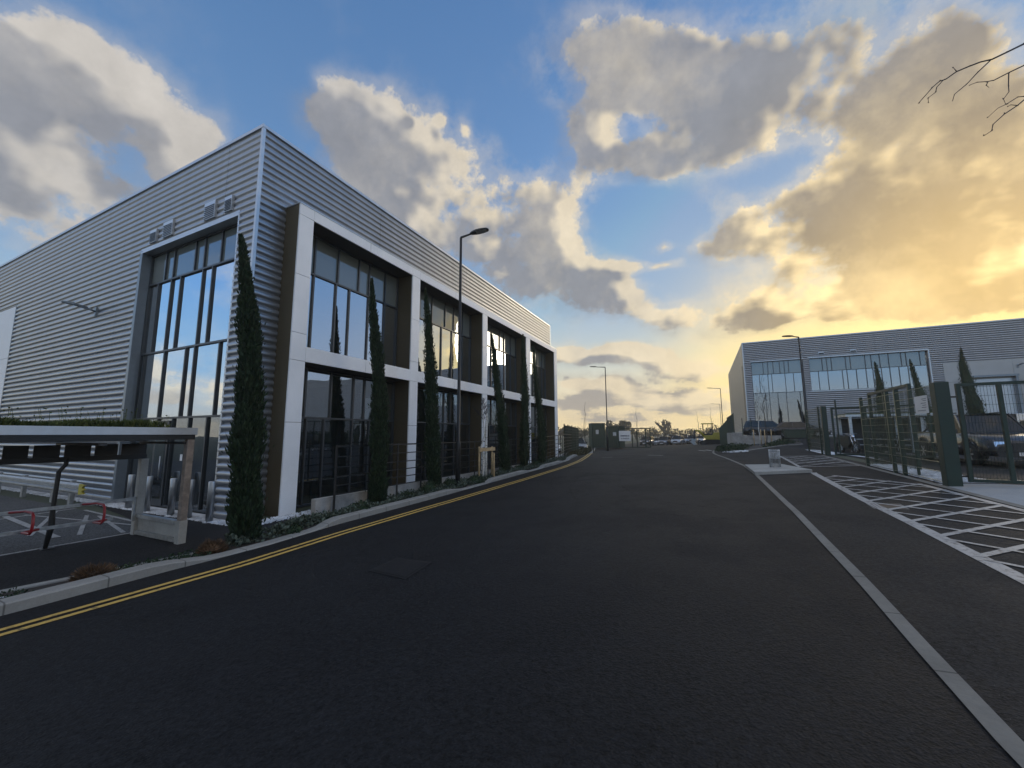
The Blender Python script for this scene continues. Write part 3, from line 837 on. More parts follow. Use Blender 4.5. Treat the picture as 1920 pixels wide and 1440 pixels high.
mb.box(UX - .02, UX + .06, UEND - .04, UEND + .04, 0, UTOP)
mb.box(WX0 - .12, WX1 + .05, UY - .05, UY + .25, 8.25, 8.40)        # head flashing
mb.box(WX1 - .0, WX1 + .06, UY - .05, UY + .25, 0, 8.25)
mb.build('silver_trim', M['trimlight'], unit)
MB().box(WX0 - .16, WX0, UY - .055, UY + .33, 0, 8.25).build('dark_trim', M['trim'], unit); MB().box(-28.56, -28.50, UY - .055, UY + .0, 0, 8.2).build('dark_trim', M['trim'], unit)
window(unit, 'Y', UY, -1, WX0, WX1, [0.03, 2.64, 4.78, 7.18, 8.25],
       [[-16.0, -15.27, -14.40, -13.50, -12.58], [-16.6, -15.3, -14.06, -13.57, -12.3], [-16.17, -15.35, -14.78, -13.53, -13.01], [-15.83, -15.31, -14.06, -13.54, -12.65]],
       ['glasslow', 'glass', 'glass', 'glassd'], lab='tall stair window of four pane rows beside the entrance door')
# entrance door in the end wall
mb = MB(); mb.box(-15.22, -14.45, UY + .17, UY + .215, .06, 2.55); d_ = mb.build('door', M['frame'], unit)
mb = MB(); mb.box(-15.12, -14.55, UY + .160, UY + .168, .25, 2.45); mb.build('pane', M['glasslow'], d_)
mb = MB(); mb.tube([(-14.62, UY + .11, .8), (-14.62, UY + .11, 1.5)], .016); mb.build('handle', M['steel'], d_)
for xn in (-13.72, -13.40): MB().box(xn, xn + .12, UY + .195, UY + .2, 1.38, 1.56).build('notice', M['paper'], unit)
# white loading bay panel far left
mb = MB()
for x0 in (-28.6, -31.75, -34.9):
    x1 = x0 - 3.13
    for z0, z1 in ((0.0, 3.1), (3.115, 5.66), (5.675, 8.13)): 
        if not (z1 < 5.7 and x0 < -29.0 and False): mb.box(x1, x0, UY - .05, UY - .002, z0, z1)
mb.build('loading_bay_panel', M['whitep'], unit)
mb = MB(); mb.box(-34.5, -30.6, UY - .08, UY - .053, 0, 5.0); d_ = mb.build('loading_door', M['trimlight'], unit)
mb = MB(); mb.box(-34.6, -30.4, UY - .16, UY - .085, 5.0, 5.12); mb.build('door_hood', M['trim'], d_)
for u, z, w, h in ((-16.12, 8.47, .42, .44), (-15.2, 8.47, .58, .52), (-12.84, 8.47, .56, .54), (-11.9, 8.47, .36, .46)): vent(unit, 'Y', UY - .03, -1, u, z, w, h)
# curved wall light
wl = thing('wall_light', 'curved grey wall lantern arm on the ribbed end wall above the cycle shelter', 'wall light', (-19.8, UY - .05, 6.62))
mb = MB(); mb.box(-.06, .06, -.05, .05, -.16, .16); mb.build('bracket', M['trim'], wl)
mb = MB()
P = [(-.0, -.05, .0), (-.02, -.25, .07), (-.04, -.60, .13), (-.05, -.90, .14)]
mb.tube(P[:2], .035)
for a, b, w0, w1 in ((P[1], P[2], .10, .22), (P[2], P[3], .22, .15)):
    a, b = Vector(a), Vector(b); d = (b - a).normalized(); s = Vector((d.y, -d.x, 0)).normalized(); n = Vector((0, 0, .045))
    mb.hexa([a - s * w0 / 2 - n, b - s * w1 / 2 - n * .6, b + s * w1 / 2 - n * .6, a + s * w0 / 2 - n, a - s * w0 / 2 + n, b - s * w1 / 2 + n * .2, b + s * w1 / 2 + n * .2, a + s * w0 / 2 + n])
mb.build('lantern', M['trim'], wl)

# white portal frame of four bays on the street side
FX = -9.986
BAYS = [(7.358, 11.803), (12.268, 17.364), (17.85, 22.994), (23.647, 28.37)]
F0, F1, ZT, ZO1, ZO0, ZL = 6.905, 28.949, 8.69, 8.37, 4.58, 4.156
J = .006
mb = MB(); T = .05
posts = [(F0, BAYS[0][0])] + [(BAYS[i][1], BAYS[i + 1][0]) for i in range(3)] + [(BAYS[3][1], F1)]
for a, b in posts:
    for z0, z1 in ((0.0, 2.45), (2.45, ZL), (ZL, ZO0 + .35), (ZO0 + .35, 6.6), (6.6, ZO1), ):
        mb.box(FX - T, FX, a, b, z0 + J, z1 - J)
for z0, z1 in ((ZL, ZO0), (ZO1, ZT)):
    for i, (a, b) in enumerate(BAYS):
        n = 2; w = (b - a) / n
        for k in range(n): mb.box(FX - T, FX, a + w * k + J, a + w * (k + 1) - J, z0, z1)
    if z0 == ZO1:
        for a, b in posts: mb.box(FX - T, FX, a, b, z0 + J, z1)
mb.build('white_frame', M['whitep'], unit)
for a, b in posts: MB().box(UX - .12, FX - T - .002, a + .004, b - .004, 0, ZT - .004).build('bronze_return', M['bronze'], unit)
for a, b in BAYS:
    MB().box(UX - .12, FX - T - .003, a - .003, b + .003, ZO1 + .002, ZT - .006).build('soffit', M['soffit'], unit)
    MB().box(UX - .12, FX - T - .003, a - .003, b + .003, ZL + .002, ZO0 - .002).build('soffit', M['soffit'], unit)
mb = MB(); mb.box(UX - .1, FX + .012, F0 - .012, F1 + .012, ZT, ZT + .03); mb.build('frame_capping', M['trimlight'], unit)
for i, (a, b) in enumerate(BAYS):
    L = b - a; f = lambda *q: [a + L * v for v in q]
    sh = 0.0 if i != 1 else .03
    window(unit, 'X', UX, 1, a, b, [ZO0, 7.10, ZO1], [f(.13 + sh, .35, .47, .66, .85 - sh), ], ['glass'], gd=.10) if False else None
    window(unit, 'X', UX, 1, a, b, [ZO0, 7.10, ZO1], [f(.15, .20 + .14, .465 + sh, .66, .84), f(.15 + sh, .35, .55, .66 + sh, .84)], ['glass', 'glassd'], gd=.10)
    window(unit, 'X', UX, 1, a, b, [0.02, 2.62, ZL], [f(.16, .30, .55, .72), f(.14, .345, .55, .66, .85)], ['glasslow', 'pane'], gd=.10)
# inside: floors, columns, back wall, lit ceiling lights
mb = MB()
mb.box(-17.4, UX - .15, UY + .45, UEND - .35, 4.20, 4.52); mb.box(-17.4, UX - .15, UY + .35, UEND - .35, 8.42, 8.6); mb.box(-17.4, UX - .15, UY + .35, UEND - .35, -.05, .015)
mb.build('floor_slab', M['interior'], unit)
mb = MB(); mb.box(-17.6, -17.42, UY + .32, UEND - .32, 0, 8.4)
for y in (11.9, 17.6, 23.3): mb.box(-17.4, -12.6, y, y + .12, .02, 4.18)
mb.build('inner_wall', M['interior'], unit)
for y in (7.7, 12.0, 17.6, 23.3): MB().box(UX - .75, UX - .5, y + .15, y + .4, .02, 4.18).build('column', M['frame'], unit)
for y in (8.5, 9.35, 10.6): MB().box(UX - .34, UX - .22, y, y + .13, .02, 2.6).build('column', M['frame'], unit)
M['tube'] = simple('lit_ceiling_light', (1.0, .98, .92), emis=5.0)
for x, y in ((-12.6, 8.2), (-12.6, 10.6), (-12.8, 14.2), (-15.2, 9.4)):
    mb = MB(); mb.box(x - .6, x + .6, y - .05, y + .05, 8.33, 8.38); mb.build('ceiling_light', M['tube'], unit)

# ---- far unit across the end of the lot
B2Y, B2X, B2T, B2Z, B2R, B2B = 51.0, 4.6, 12.22, 1.70, 66.0, 78.0
far = thing('industrial_unit', 'wide grey ribbed metal unit with two window bands on the right beyond the gates', 'building', (0, 0, 0))
LW, MW = (5.28, 10.05), (10.6, 19.95); WT, R1, R0 = 10.01, 8.60, 6.53
mb = MB()
clad(mb, 'Y', B2Y, -1, B2X, LW[0], B2Z, B2T, B2Z, seg=5); clad(mb, 'Y', B2Y, -1, LW[0], MW[1], WT, B2T, B2Z, seg=5)
clad(mb, 'Y', B2Y, -1, LW[1], MW[0], B2Z, WT, B2Z, seg=5); clad(mb, 'Y', B2Y, -1, MW[0], 20.87, B2Z, R0, B2Z, seg=5)
clad(mb, 'Y', B2Y, -1, MW[1], 20.87, R0, WT, B2Z, seg=5); clad(mb, 'Y', B2Y, -1, MW[1], B2R, WT, B2T, B2Z, seg=5)
clad(mb, 'Y', B2Y, -1, 20.87, 32, 8.7, WT, B2Z, seg=5); clad(mb, 'Y', B2Y, -1, 32, B2R, B2Z, WT, B2Z, seg=5)
mb.build('front_cladding', M['clad2'], far)
mb = MB(); clad(mb, 'X', B2X, -1, B2Y, B2B, B2Z, B2T, B2Z, seg=5)
mb.build('side_cladding', M['clad2'], far)
mb = MB()
mb.box(B2X + .02, LW[0] - .02, B2Y + .03, B2Y + .3, B2Z, B2T - .05); mb.box(LW[0], B2R, B2Y + .03, B2Y + .3, WT + .02, B2T - .05); mb.box(LW[1] + .02, MW[0] - .02, B2Y + .03, B2Y + .3, B2Z, WT)
mb.box(MW[0] - .02, B2R, B2Y + .03, B2Y + .3, B2Z, R0 - .02); mb.box(MW[1] + .02, B2R, B2Y + .03, B2Y + .3, R0, WT)
mb.box(B2X + .02, B2X + .3, B2Y + .3, B2B, B2Z, B2T - .05); mb.box(B2X, B2R, B2B, B2B + .3, B2Z, B2T); mb.box(B2R, B2R + .3, B2Y, B2B, B2Z, B2T)
mb.build('wall_core', M['dark'], far)
mb = MB(); mb.box(B2X + .05, B2R, B2Y + .05, B2B, B2T - .4, B2T - .1); mb.build('roof', M['trim'], far)
mb = MB(); mb.box(B2X - .06, B2R, B2Y - .07, B2Y + .1, B2T, B2T + .10); mb.box(B2X - .06, B2X + .12, B2Y + .1, B2B, B2T, B2T + .10)
mb.box(B2X - .05, B2X + .04, B2Y - .05, B2Y + .04, B2Z, B2T)
mb.box(MW[0] - .1, MW[1] + .08, B2Y - .07, B2Y + .2, WT, WT + .12); mb.box(LW[0] - .08, LW[1] + .05, B2Y - .07, B2Y + .2, WT, WT + .1); mb.box(MW[0] - .1, MW[1] + .08, B2Y - .07, B2Y + .2, R0 - .1, R0)
mb.box(MW[1], MW[1] + .1, B2Y - .065, B2Y + .2, R0, WT)
mb.build('silver_trim', M['trimlight'], far)
window(far, 'Y', B2Y, -1, LW[0], LW[1], [B2Z + .02, R0, R1, WT], [[6.47, 6.83, 7.61, 8.38, 9.61], [6.03, 6.83, 7.19, 8.41, 9.17], [6.45, 6.89, 7.39, 7.99, 8.41, 8.80]], ['glasslow', 'glassfar', 'glassd'], lab='full height window at the corner')
window(far, 'Y', B2Y, -1, MW[0], MW[1], [R0, R1, WT], [[11.37, 12.16, 13.37, 13.75, 14.51, 15.28, 15.82, 16.48, 17.12, 17.81, 18.49, 18.94], [11.76, 12.15, 12.54, 13.72, 14.10, 15.29, 15.77, 16.43, 17.11, 18.06, 18.42, 19.43]], ['glassfar', 'glassd'], lab='long first floor window band')
mb = MB()
for z0, z1 in ((B2Z, 4.2), (4.21, 6.8), (6.81, 8.7)):
    for x0, x1 in ((20.87, 22.2), (22.21, 25.4), (25.41, 28.6), (28.61, 32.0)): mb.box(x0, x1, B2Y - .06, B2Y - .003, z0, z1 - .012)
mb.build('loading_bay_panel', M['greyp'], far)
mb = MB(); mb.box(22.3, 25.3, B2Y - .10, B2Y - .063, B2Z, 6.95); d_ = mb.build('loading_door', M['trimlight'], far)
mb = MB(); mb.box(22.1, 25.5, B2Y - .5, B2Y - .064, 7.1, 7.28); mb.box(22.15, 22.3, B2Y - .45, B2Y - .105, B2Z, 7.1); mb.box(25.3, 25.45, B2Y - .45, B2Y - .105, B2Z, 7.1); mb.build('door_surround', M['trim'], d_)
vent(far, 'Y', B2Y - .03, -1, 14.35, 10.3, .5, .3); vent(far, 'Y', B2Y - .03, -1, 11.7, 10.3, .5, .3)
mb = MB(); mb.box(B2X - .07, B2X - .0, 52.2, 53.1, B2Z, 9.9); mb.build('side_window', M['frame'], far)
mb = MB(); mb.box(B2X + .35, 21, B2Y + .4, B2Y + 8, 5.95, 6.3); mb.box(B2X + .35, 21, B2Y + .4, B2Y + 8, 9.75, 9.9); mb.box(B2X + .35, 21, B2Y + .4, B2Y + 8, B2Z, B2Z + .03)
mb.build('floor_slab', M['interior'], far)
mb = MB(); mb.box(B2X + .35, 21, B2Y + 8, B2Y + 8.2, B2Z, 9.7); mb.build('inner_wall', M['interior'], far)
for x, y in ((7.6, 53.6), (7.2, 55.2), (12.2, 53.2), (14.1, 53.8), (17.6, 53.0), (19.2, 54.5), (19.3, 52.8), (16.9, 55)):
    mb = MB(); mb.box(x - .65, x + .65, y - .12, y + .12, 9.66, 9.71); mb.build('ceiling_light', M['tube'], far)
wl2 = dup(wl, (25.7, B2Y - .06, 8.0), 0, 'curved grey wall lantern arm over the white loading bay of the far unit')

# ---------------------------------------------------------------- fences, gates, lamps, shelters
def along(path, s):
    """point at distance s along a polyline"""
    for a, b in zip(path, path[1:]):
        L = math.hypot(b[0] - a[0], b[1] - a[1])
        if s <= L or b is path[-1]: return (a[0] + (b[0] - a[0]) * s / L, a[1] + (b[1] - a[1]) * s / L)
        s -= L
def plen(path): return sum(math.hypot(b[0] - a[0], b[1] - a[1]) for a, b in zip(path, path[1:]))

# low retaining wall and flat bar railing beside the near unit
FP = [(-8.72, 7.5), (-8.72, 23), (-9.0, 26), (-9.65, 29.3), (-10.5, 33), (-11.6, 38)]
WP = [(-8.84, 7.05), (-8.84, 23), (-9.12, 26), (-9.78, 29.3), (-10.6, 33)]
mb = MB(); L = plen(WP); n = 56; prev = None
for k in range(n + 1):
    a = along(WP, L * k / n); x, y = a; zt = max(.50, gz(-8.3, y) + .13)
    r = [mb.vert(p) for p in ((x - .16, y, -.1), (x, y, -.1), (x, y, zt), (x - .16, y, zt))]
    if prev:
        for q in range(4): mb.face((prev[q], r[q], r[(q + 1) % 4], prev[(q + 1) % 4]))
    else: mb.face(r[::-1])
    prev = r
mb.face(prev)
tag(fix_normals(mb.build('retaining_wall', M['wallc'])), 'long low stained concrete wall holding up the planted bed beside the white framed unit', 'wall')
fence = thing('bar_railing', 'low black flat bar railing standing in the planted bed along the white framed unit', 'railing', (0, 0, 0))
fl = plen(FP)
def ftop(y): return 1.82 + max(0.0, (y - 16) * .022) if y < 30 else 2.13 - (y - 30) * .01
for k in range(int(fl / 1.17) + 1):
    x, y = along(FP, k * 1.17)
    MB().box(x - .012, x + .012, y - .03, y + .03, gz(x, y) - .02, ftop(y) + .02).build('post', M['blackm'], fence)
for j, dz in enumerate((.02, .29, .56, .80, 1.03, 1.26)):
    mb = MB(); P = [along(FP, s) for s in [k * .585 for k in range(int(fl / .585))]]
    for a, b in zip(P, P[1:]): mb.bar((a[0] + .018, a[1], ftop(a[1]) - dz), (b[0] + .018, b[1], ftop(b[1]) - dz), .010, .03 if j else .045)
    mb.build('rail', M['blackm'], fence)

# welded mesh panels
def wires(p0, p1, z0, z1, pv, ph, r=.0032, rh=.004, hor=True):
    mb = MB(); a, b = Vector((p0[0], p0[1], 0)), Vector((p1[0], p1[1], 0)); L = (b - a).length; d = (b - a) / L
    n = max(1, int(L / pv))
    for k in range(n + 1):
        p = a + d * (L * k / n); g0 = z0(p.x, p.y) if callable(z0) else z0; g1 = z1(p.x, p.y) if callable(z1) else z1
        mb.tube([(p.x, p.y, g0), (p.x, p.y, g1)], r, 3, cap=False, smooth=False)
    if hor:
        g0, g1 = (z0(a.x, a.y) if callable(z0) else z0), (z0(b.x, b.y) if callable(z0) else z0)
        t0 = z1(a.x, a.y) if callable(z1) else z1; H = t0 - g0; m = int(H / ph)
        s = Vector((-d.y, d.x, 0)) * .008
        for k in range(m + 1):
            for sg in (-1, 1):
                q = s * sg
                mb.tube([(a.x + q.x, a.y + q.y, g0 + .02 + (H - .04) * k / m), (b.x + q.x, b.y + q.y, g1 + .02 + ((z1(b.x, b.y) if callable(z1) else z1) - g1 - .04) * k / m)], rh, 4, cap=False, smooth=False)
    return mb
def post(parent, x, y, z0, z1, w, name='post', mat='green'):
    o = MB().box(x - w / 2, x + w / 2, y - w / 2, y + w / 2, z0, z1).build(name, M[mat], parent, bevel=.004)
    return o
G0 = lambda x, y: gz(x, y) + .06
mf = thing('mesh_fence', 'dark green welded mesh fence beside the crosshatched pavement, with a white sign on it', 'fence', (0, 0, 0))
for y in (16.96, 14.90, 14.30): post(mf, 4.83, y, gz(4.83, y) - .02, 3.28, .075)
post(mf, 5.03, 14.1, gz(5.03, 14.1) - .02, 2.9, .05)
for y in (16.96, 14.90, 14.30): MB().box(4.783, 4.7915, y - .02, y + .02, gz(4.8, y), 3.27).build('lit_edge_strip', M['green_lit'], mf)  # pale strips added as the sun-lit left edges of the posts
for a, b in ((16.92, 14.94), (14.86, 14.34), (14.26, 12.40)):
    wires((4.80, a), (4.80, b), G0, lambda x, y: 3.2, .05, .2, r=.0025, rh=.0065).build('mesh_panel', M['green_lit'], mf)
sg = thing('fence_sign', 'small white sign board high on the mesh fence beside the thick gate post', 'sign', (4.76, 12.78, 2.77))
mb = MB(); mb.box(-.004, .004, -.31, .31, -.21, .21); mb.build('board', M['paper'], sg, bevel=.002)
mb = MB()
for z, w0, w1 in ((.13, -.26, -.05), (.09, -.26, -.1), (.03, -.24, .0), (-.02, -.24, -.06), (-.07, -.24, -.02), (-.14, -.2, .2)): mb.box(-.0065, -.0045, w0, w1, z - .006, z + .006)
mb.build('print', M['ink'], sg)
gp_ = tag(MB().box(4.78, 5.03, 12.14, 12.38, gz(4.9, 12.2) - .03, 3.24).build('gate_post', M['green'], bevel=.012), 'thick square dark green gate post at the end of the mesh fence', 'gate post')
mb = MB()
for z in (1.15, 2.9): mb.tube([(5.03, 12.26, z), (5.16, 12.27, z)], .02, 8)
mb.build('hinge', M['blackm'], gp_)
def gate(label, p0, p1, z0, z1, stiles, pv=.05, ph=.2, w=.07, n_h=True):
    t = thing('mesh_gate', label, 'gate', (0, 0, 0), group='mesh gate leaves')
    a, b = Vector((*p0, 0)), Vector((*p1, 0)); d = b - a
    for k, f in enumerate([0, 1] + list(stiles)):
        p = a + d * f
        mb = MB(); mb.bar((p.x, p.y, z0), (p.x, p.y, z1), w, w); mb.build('stile', M['green'], t, bevel=.004)
    for z in (z0 + w / 2, z1 - w / 2):
        dn = d.normalized() * (w / 2 + .001)
        mb = MB(); mb.bar((a.x + dn.x, a.y + dn.y, z), (b.x - dn.x, b.y - dn.y, z), w * .96, w * .96); mb.build('rail', M['green'], t, bevel=.004)
    wires(p0, p1, z0 + w, z1 - w, pv, ph).build('mesh_panel', M['green'], t)
    return t
gate('dark green gate leaf hung on the thick gate post, before the pickup truck', (5.22, 12.30), (8.6, 12.12), 1.03, 3.20, (.187, .6))
gate('taller dark green mesh gate leaf standing open behind the sign and the mesh fence', (5.6, 18.8), (5.6, 15.64), .98, 3.56, (.42, .72), w=.085, pv=.05)
gate('dark green gate leaf in front of the motorcycle and right cycle shelter', (5.28, 22.3), (8.0, 21.0), 1.14, 3.24, (.38,), w=.07)
mf2 = thing('mesh_fence', 'short dark green mesh fence beyond the far crosshatched panel', 'fence', (0, 0, 0))
post(mf2, 4.9, 25.3, gz(4.9, 25.3) - .02, 3.36, .07); post(mf2, 4.95, 22.15, gz(4.95, 22.15) - .02, 3.3, .19)
post(mf2, 4.92, 22.9, gz(4.92, 22.9) - .02, 3.34, .07)
wires((4.9, 25.26), (4.93, 22.25), G0, lambda x, y: 3.28, .05, .2, r=.0025, rh=.006).build('mesh_panel', M['green_lit'], mf2)
for x, y, h, s in ((5.9, 24.2, 3.7, 'slender dark post rising above the far mesh gate leaf'),):
    tag(MB().box(x - .03, x + .03, y - .03, y + .03, gz(x, y), h).build('gate_post', M['green'], bevel=.005), s, 'gate post')

# tall fence, gate and banner on the far left of the road
ff = thing('mesh_fence', 'tall dark green mesh fence across the far left side of the road', 'fence', (0, 0, 0))
FF = [(-9.9, 30.2), (-10.8, 34), (-12.2, 42), (-9.56, 50.86)]
for a, b in zip(FF, FF[1:]):
    n = max(1, int(math.hypot(b[0] - a[0], b[1] - a[1]) / 2.6))
    for k in range(n):
        x, y = a[0] + (b[0] - a[0]) * k / n, a[1] + (b[1] - a[1]) * k / n
        post(ff, x, y, gz(x, y) - .1, gz(-8, y) + 2.45, .08)
    wires(a, b, lambda x, y: gz(-8, y) + .08, lambda x, y: gz(-8, y) + 2.35, .08, .25, r=.006, rh=.010).build('mesh_panel', M['green'], ff)
gate('far gate leaf carrying a white banner at the end of the road', (-9.5, 50.9), (-6.0, 52.6), .38, 2.85, (.42, .58, .85), pv=.10, ph=.3, w=.12)
bn_ = thing('banner', 'white banner with two dark lines of lettering tied to the far gate', 'banner', (-8.85, 51.07, 1.85), math.atan2(1.7, 3.5))
mb = MB()
for k in range(8):
    a, b = -.72 + 1.44 * k / 8, -.72 + 1.44 * (k + 1) / 8
    f = lambda u: .02 * sin(u * 7)
    mb.hexa([(a, -.02 + f(a), -.62), (b, -.02 + f(b), -.62), (b, .0 + f(b), -.62), (a, .0 + f(a), -.62), (a, -.02 + f(a), .64), (b, -.02 + f(b), .64), (b, .0 + f(b), .64), (a, .0 + f(a), .64)])
mb.build('cloth', M['paper'], bn_)
mb = MB()
for row, z, w in ((0, .02, .14), (1, -.32, .08)):
    x = -.55 + .08 * row
    while x < .5 - .05 * row: 
        ww = rnd.uniform(.05, .10); mb.box(x, x + ww, -.052, -.044, z - w / 2, z + w / 2); x += ww + rnd.choice((.025, .03, .07))
mb.build('print', M['ink'], bn_)

# street lamps
def lamp(name, label, x, y, z0, h, arm, rz, head=.75, r=.065, group=None):
    t = thing(name, label, 'street lamp', (x, y, z0), rz, group)
    mb = MB(); mb.lathe((0, 0, 0), [(r * 1.45, -.1), (r * 1.45, 1.45), (r * 1.35, 1.5), (r, 1.56), (r * .75, h)], 14); mb.build('pole', M['blackm'], t)
    mb = MB(); mb.box(-r * .5, r * .5, -r * 1.48, -r * 1.40, .55, 1.15); mb.build('door', M['plastic'], t)
    mb = MB(); mb.tube([(0, 0, h - .05), (0, 0, h + .02), (arm, 0, h + .12)], [r * .75, r * .75, r * .5], 8); mb.build('arm', M['blackm'], t)
    mb = MB(); prof = [(0, .05, .03), (.12, .10, .055), (.35, .16, .06), (.65, .17, .05), (.92, .13, .03), (1.0, .04, .012)]
    rings = []
    for f, w, hh_ in prof:
        X_ = arm - .06 + head * f; Z_ = h + .12 + head * f * .11
        rings.append([mb.vert(p) for p in ((X_, -w, Z_ - .018), (X_, w, Z_ - .018), (X_, w * .8, Z_ + hh_), (X_, -w * .8, Z_ + hh_))])
    for a, b in zip(rings, rings[1:]):
        for q in range(4): mb.face((a[q], a[(q + 1) % 4], b[(q + 1) % 4], b[q]))
    mb.face(rings[0][::-1]); mb.face(rings[-1])
    hd = fix_normals(mb.build('lamp_head', M['blackm'], t))
    mb = MB(); a = arm - .06 + head * .35; b = arm - .06 + head * .9
    za, zb = h + .12 + head * .35 * .11 - .022, h + .12 + head * .9 * .11 - .022
    mb.hexa([(a, -.12, za - .01), (b, -.10, zb - .01), (b, .10, zb - .01), (a, .12, za - .01), (a, -.12, za), (b, -.10, zb), (b, .10, zb), (a, .12, za)]); mb.build('lens', M['lampglass'], hd)
    return t
LG = 'street lamps along the road'
lamp('street_lamp', 'tall black street lamp standing in the bed in front of the white framed unit', -8.3, 12.63, .3, 9.62, .45, radians(10), .78, group=LG)
lamp('street_lamp', 'black street lamp beyond the white framed unit, above the green containers', -9.7, 45.0, .3, 9.4, 1.0, pi, .85, group=LG)
lamp('street_lamp', 'black street lamp in front of the grey ribbed far unit', 6.56, 33.77, 1.15, 7.75, .35, pi, .7, group=LG)
lamp('street_lamp', 'distant street lamp just left of the far unit corner, the taller looking of two', 3.05, 74.6, .4, 9.2, 1.2, pi, .9, group=LG)
lamp('street_lamp', 'most distant street lamp, small and pale, beside the far unit corner', 4.2, 111.8, .1, 9.3, 1.2, pi, .9, group=LG)

# steel bollards in front of the entrance
bo = thing('bollard', 'leftmost steel bollard, by the dark edge of the tall stair window', 'bollard', (-15.14, 5.83, 0), group='steel bollards before the glazed entrance')
mb = MB(); mb.lathe((0, 0, 0), [(.078, -.02), (.078, .955), (.07, .975), (.0, .978)], 20); mb.build('tube', M['steel'], bo)
mb = MB(); mb.lathe((0, 0, 0), [(.13, .0), (.13, .012), (.08, .013)], 20); mb.build('base_plate', M['galv'], bo)
for x, l in ((-14.04, 'steel bollard just right of the rear leg of the left cycle shelter'), (-12.77, 'middle right steel bollard seen left of the timber shelter post'),
             (-11.93, 'steel bollard seen just right of the timber shelter post'), (-11.0, 'steel bollard nearest the ribbed corner of the building')):
    dup(bo, (x, 5.80, 0), 0, l)

# crash barrier
cb = thing('crash_barrier', 'long galvanised crash barrier with a yellow end against the ribbed end wall', 'crash barrier', (0, 0, 0))
prof = [(0, .38), (-.03, .40), (-.075, .43), (-.075, .475), (-.01, .515), (-.01, .555), (-.075, .595), (-.075, .64), (-.03, .67), (0, .69)]
def wbeam(x0, x1, mat, name, y=5.32):
    mb = MB(); prev = None
    for x in (x0, x1):
        r = [mb.vert((x, y + d, z)) for d, z in prof] + [mb.vert((x, y + d + .006, z)) for d, z in prof[::-1]]
        if prev:
            for k in range(len(r)): mb.face((prev[k], r[k], r[(k + 1) % len(r)], prev[(k + 1) % len(r)]))
        prev = r
    return fix_normals(mb.build(name, mat, cb))
wbeam(-32, -16.72, M['galv'], 'beam')
mb = MB(); mb.prism([(-16.72, .38), (-16.38, .42), (-16.5, .47), (-16.5, .50), (-16.34, .535), (-16.5, .57), (-16.5, .61), (-16.38, .66), (-16.72, .69)], 5.24, 5.30); mb.build('yellow_end', M['yellowm'], cb)
for x in (-17.7, -19.05, -21.65, -24.2, -26.8, -29.4):
    mb = MB(); mb.box(x - .08, x + .08, 5.36, 5.46, -.02, .74); mb.build('post', M['galv'], cb)

# left cycle shelter with a planted roof
sh = thing('cycle_shelter', 'grey cycle shelter with a planted roof beside the left path', 'cycle shelter', (0, 0, 0))
SF, SR, SE, SB = -9.30, -11.20, 4.52, -6.0
mb = MB(); mb.hexa([(SR - .1, SB, 1.98), (SF, SB, 2.12), (SF, SE + .03, 2.12), (SR - .1, SE + .03, 1.98), (SR - .1, SB, 2.20), (SF, SB, 2.275), (SF, SE + .03, 2.255), (SR - .1, SE + .03, 2.20)]); mb.build('roof_tray', M['trimlight'], sh)
mb = MB(); mb.box(SF - .06, SF - .02, SB, SE, 2.02, 2.115); mb.build('gutter', M['blackm'], sh)
for k in range(7):
    y = SE - .1 - k * 1.25
    mb = MB(); mb.box(SR, SF - .07, y - .05, y + .05, 1.93, 1.975); mb.build('joist', M['soffit'], sh)
ys = [SE] + [4.91 - .0] + [4.06, 3.65, 3.22, 2.82, 2.46, 2.0, 1.2, .4, -.5, -2, -4, -6]
ys = [SE, 4.06, 3.65, 3.22, 2.82, 2.46, 2.0, 1.2, .4, -.5, -2, -4, -6]
for a, b in zip(ys, ys[1:]):
    mb = MB(); mb.box(SR - .02, SR, b + .03, a - .03, 1.70, 1.93); mb.build('back_board', M['soffit'], sh)
mb = MB(); mb.box(SR - .03, SR + .03, SB, SE, 1.60, 1.70); mb.build('rear_beam', M['blackm'], sh)
mb = MB(); mb.box(SF - .14, SF - .02, SE - .12, SE, .44, 2.02); mb.build('front_post', M['wood'], sh, bevel=.006)
for xa, xb, zt_ in ((SF - .15, SF - .01, .44), (SR, SR + .13, 1.6)): MB().box(xa, xb, SE - .13, SE + .01, 0, zt_).build('end_leg', M['concrete'], sh, bevel=.006)
mb = MB(); mb.box(SR + .132, SF - .152, SE - .11, SE - .01, .36, .43); mb.box(SR + .132, SF - .152, SE - .11, SE - .01, .02, .10); mb.build('end_rail', M['galv'], sh)
mb = MB(); mb.box(SR + .133, SF - .153, SE - .07, SE - .05, .102, .358); mb.build('end_panel', M['concrete'], sh)
for x, y in ((SR, 3.25), (SR, -.2), (SR, -3.5)):
    mb = MB(); mb.tube([(x, y + .05, 1.68), (x, y + .04, 1.55), (x, y - .04, 1.42), (x, y - .05, .75), (x, y - .04, .4), (x, y - .08, .02)], [.035, .035, .035, .035, .05, .03], 10); mb.box(x - .09, x + .09, y - .15, y + .03, 0, .02); mb.build('leg', M['blackm'], sh)
M['slot'] = M['galv']
for z, n in ((.755, 'upper_rail'), (.40, 'lower_rail')):
    mb = MB(); mb.box(SR + .06, SR + .10, SB, 4.36 if z > .5 else 4.05, z - .03, z + .03); mb.build(n, M['galv'], sh)
mb = MB(); mb.box(SR + .05, SR + .11, 4.36, 4.39, .30, .80); mb.build('end_plate', M['galv'], sh)
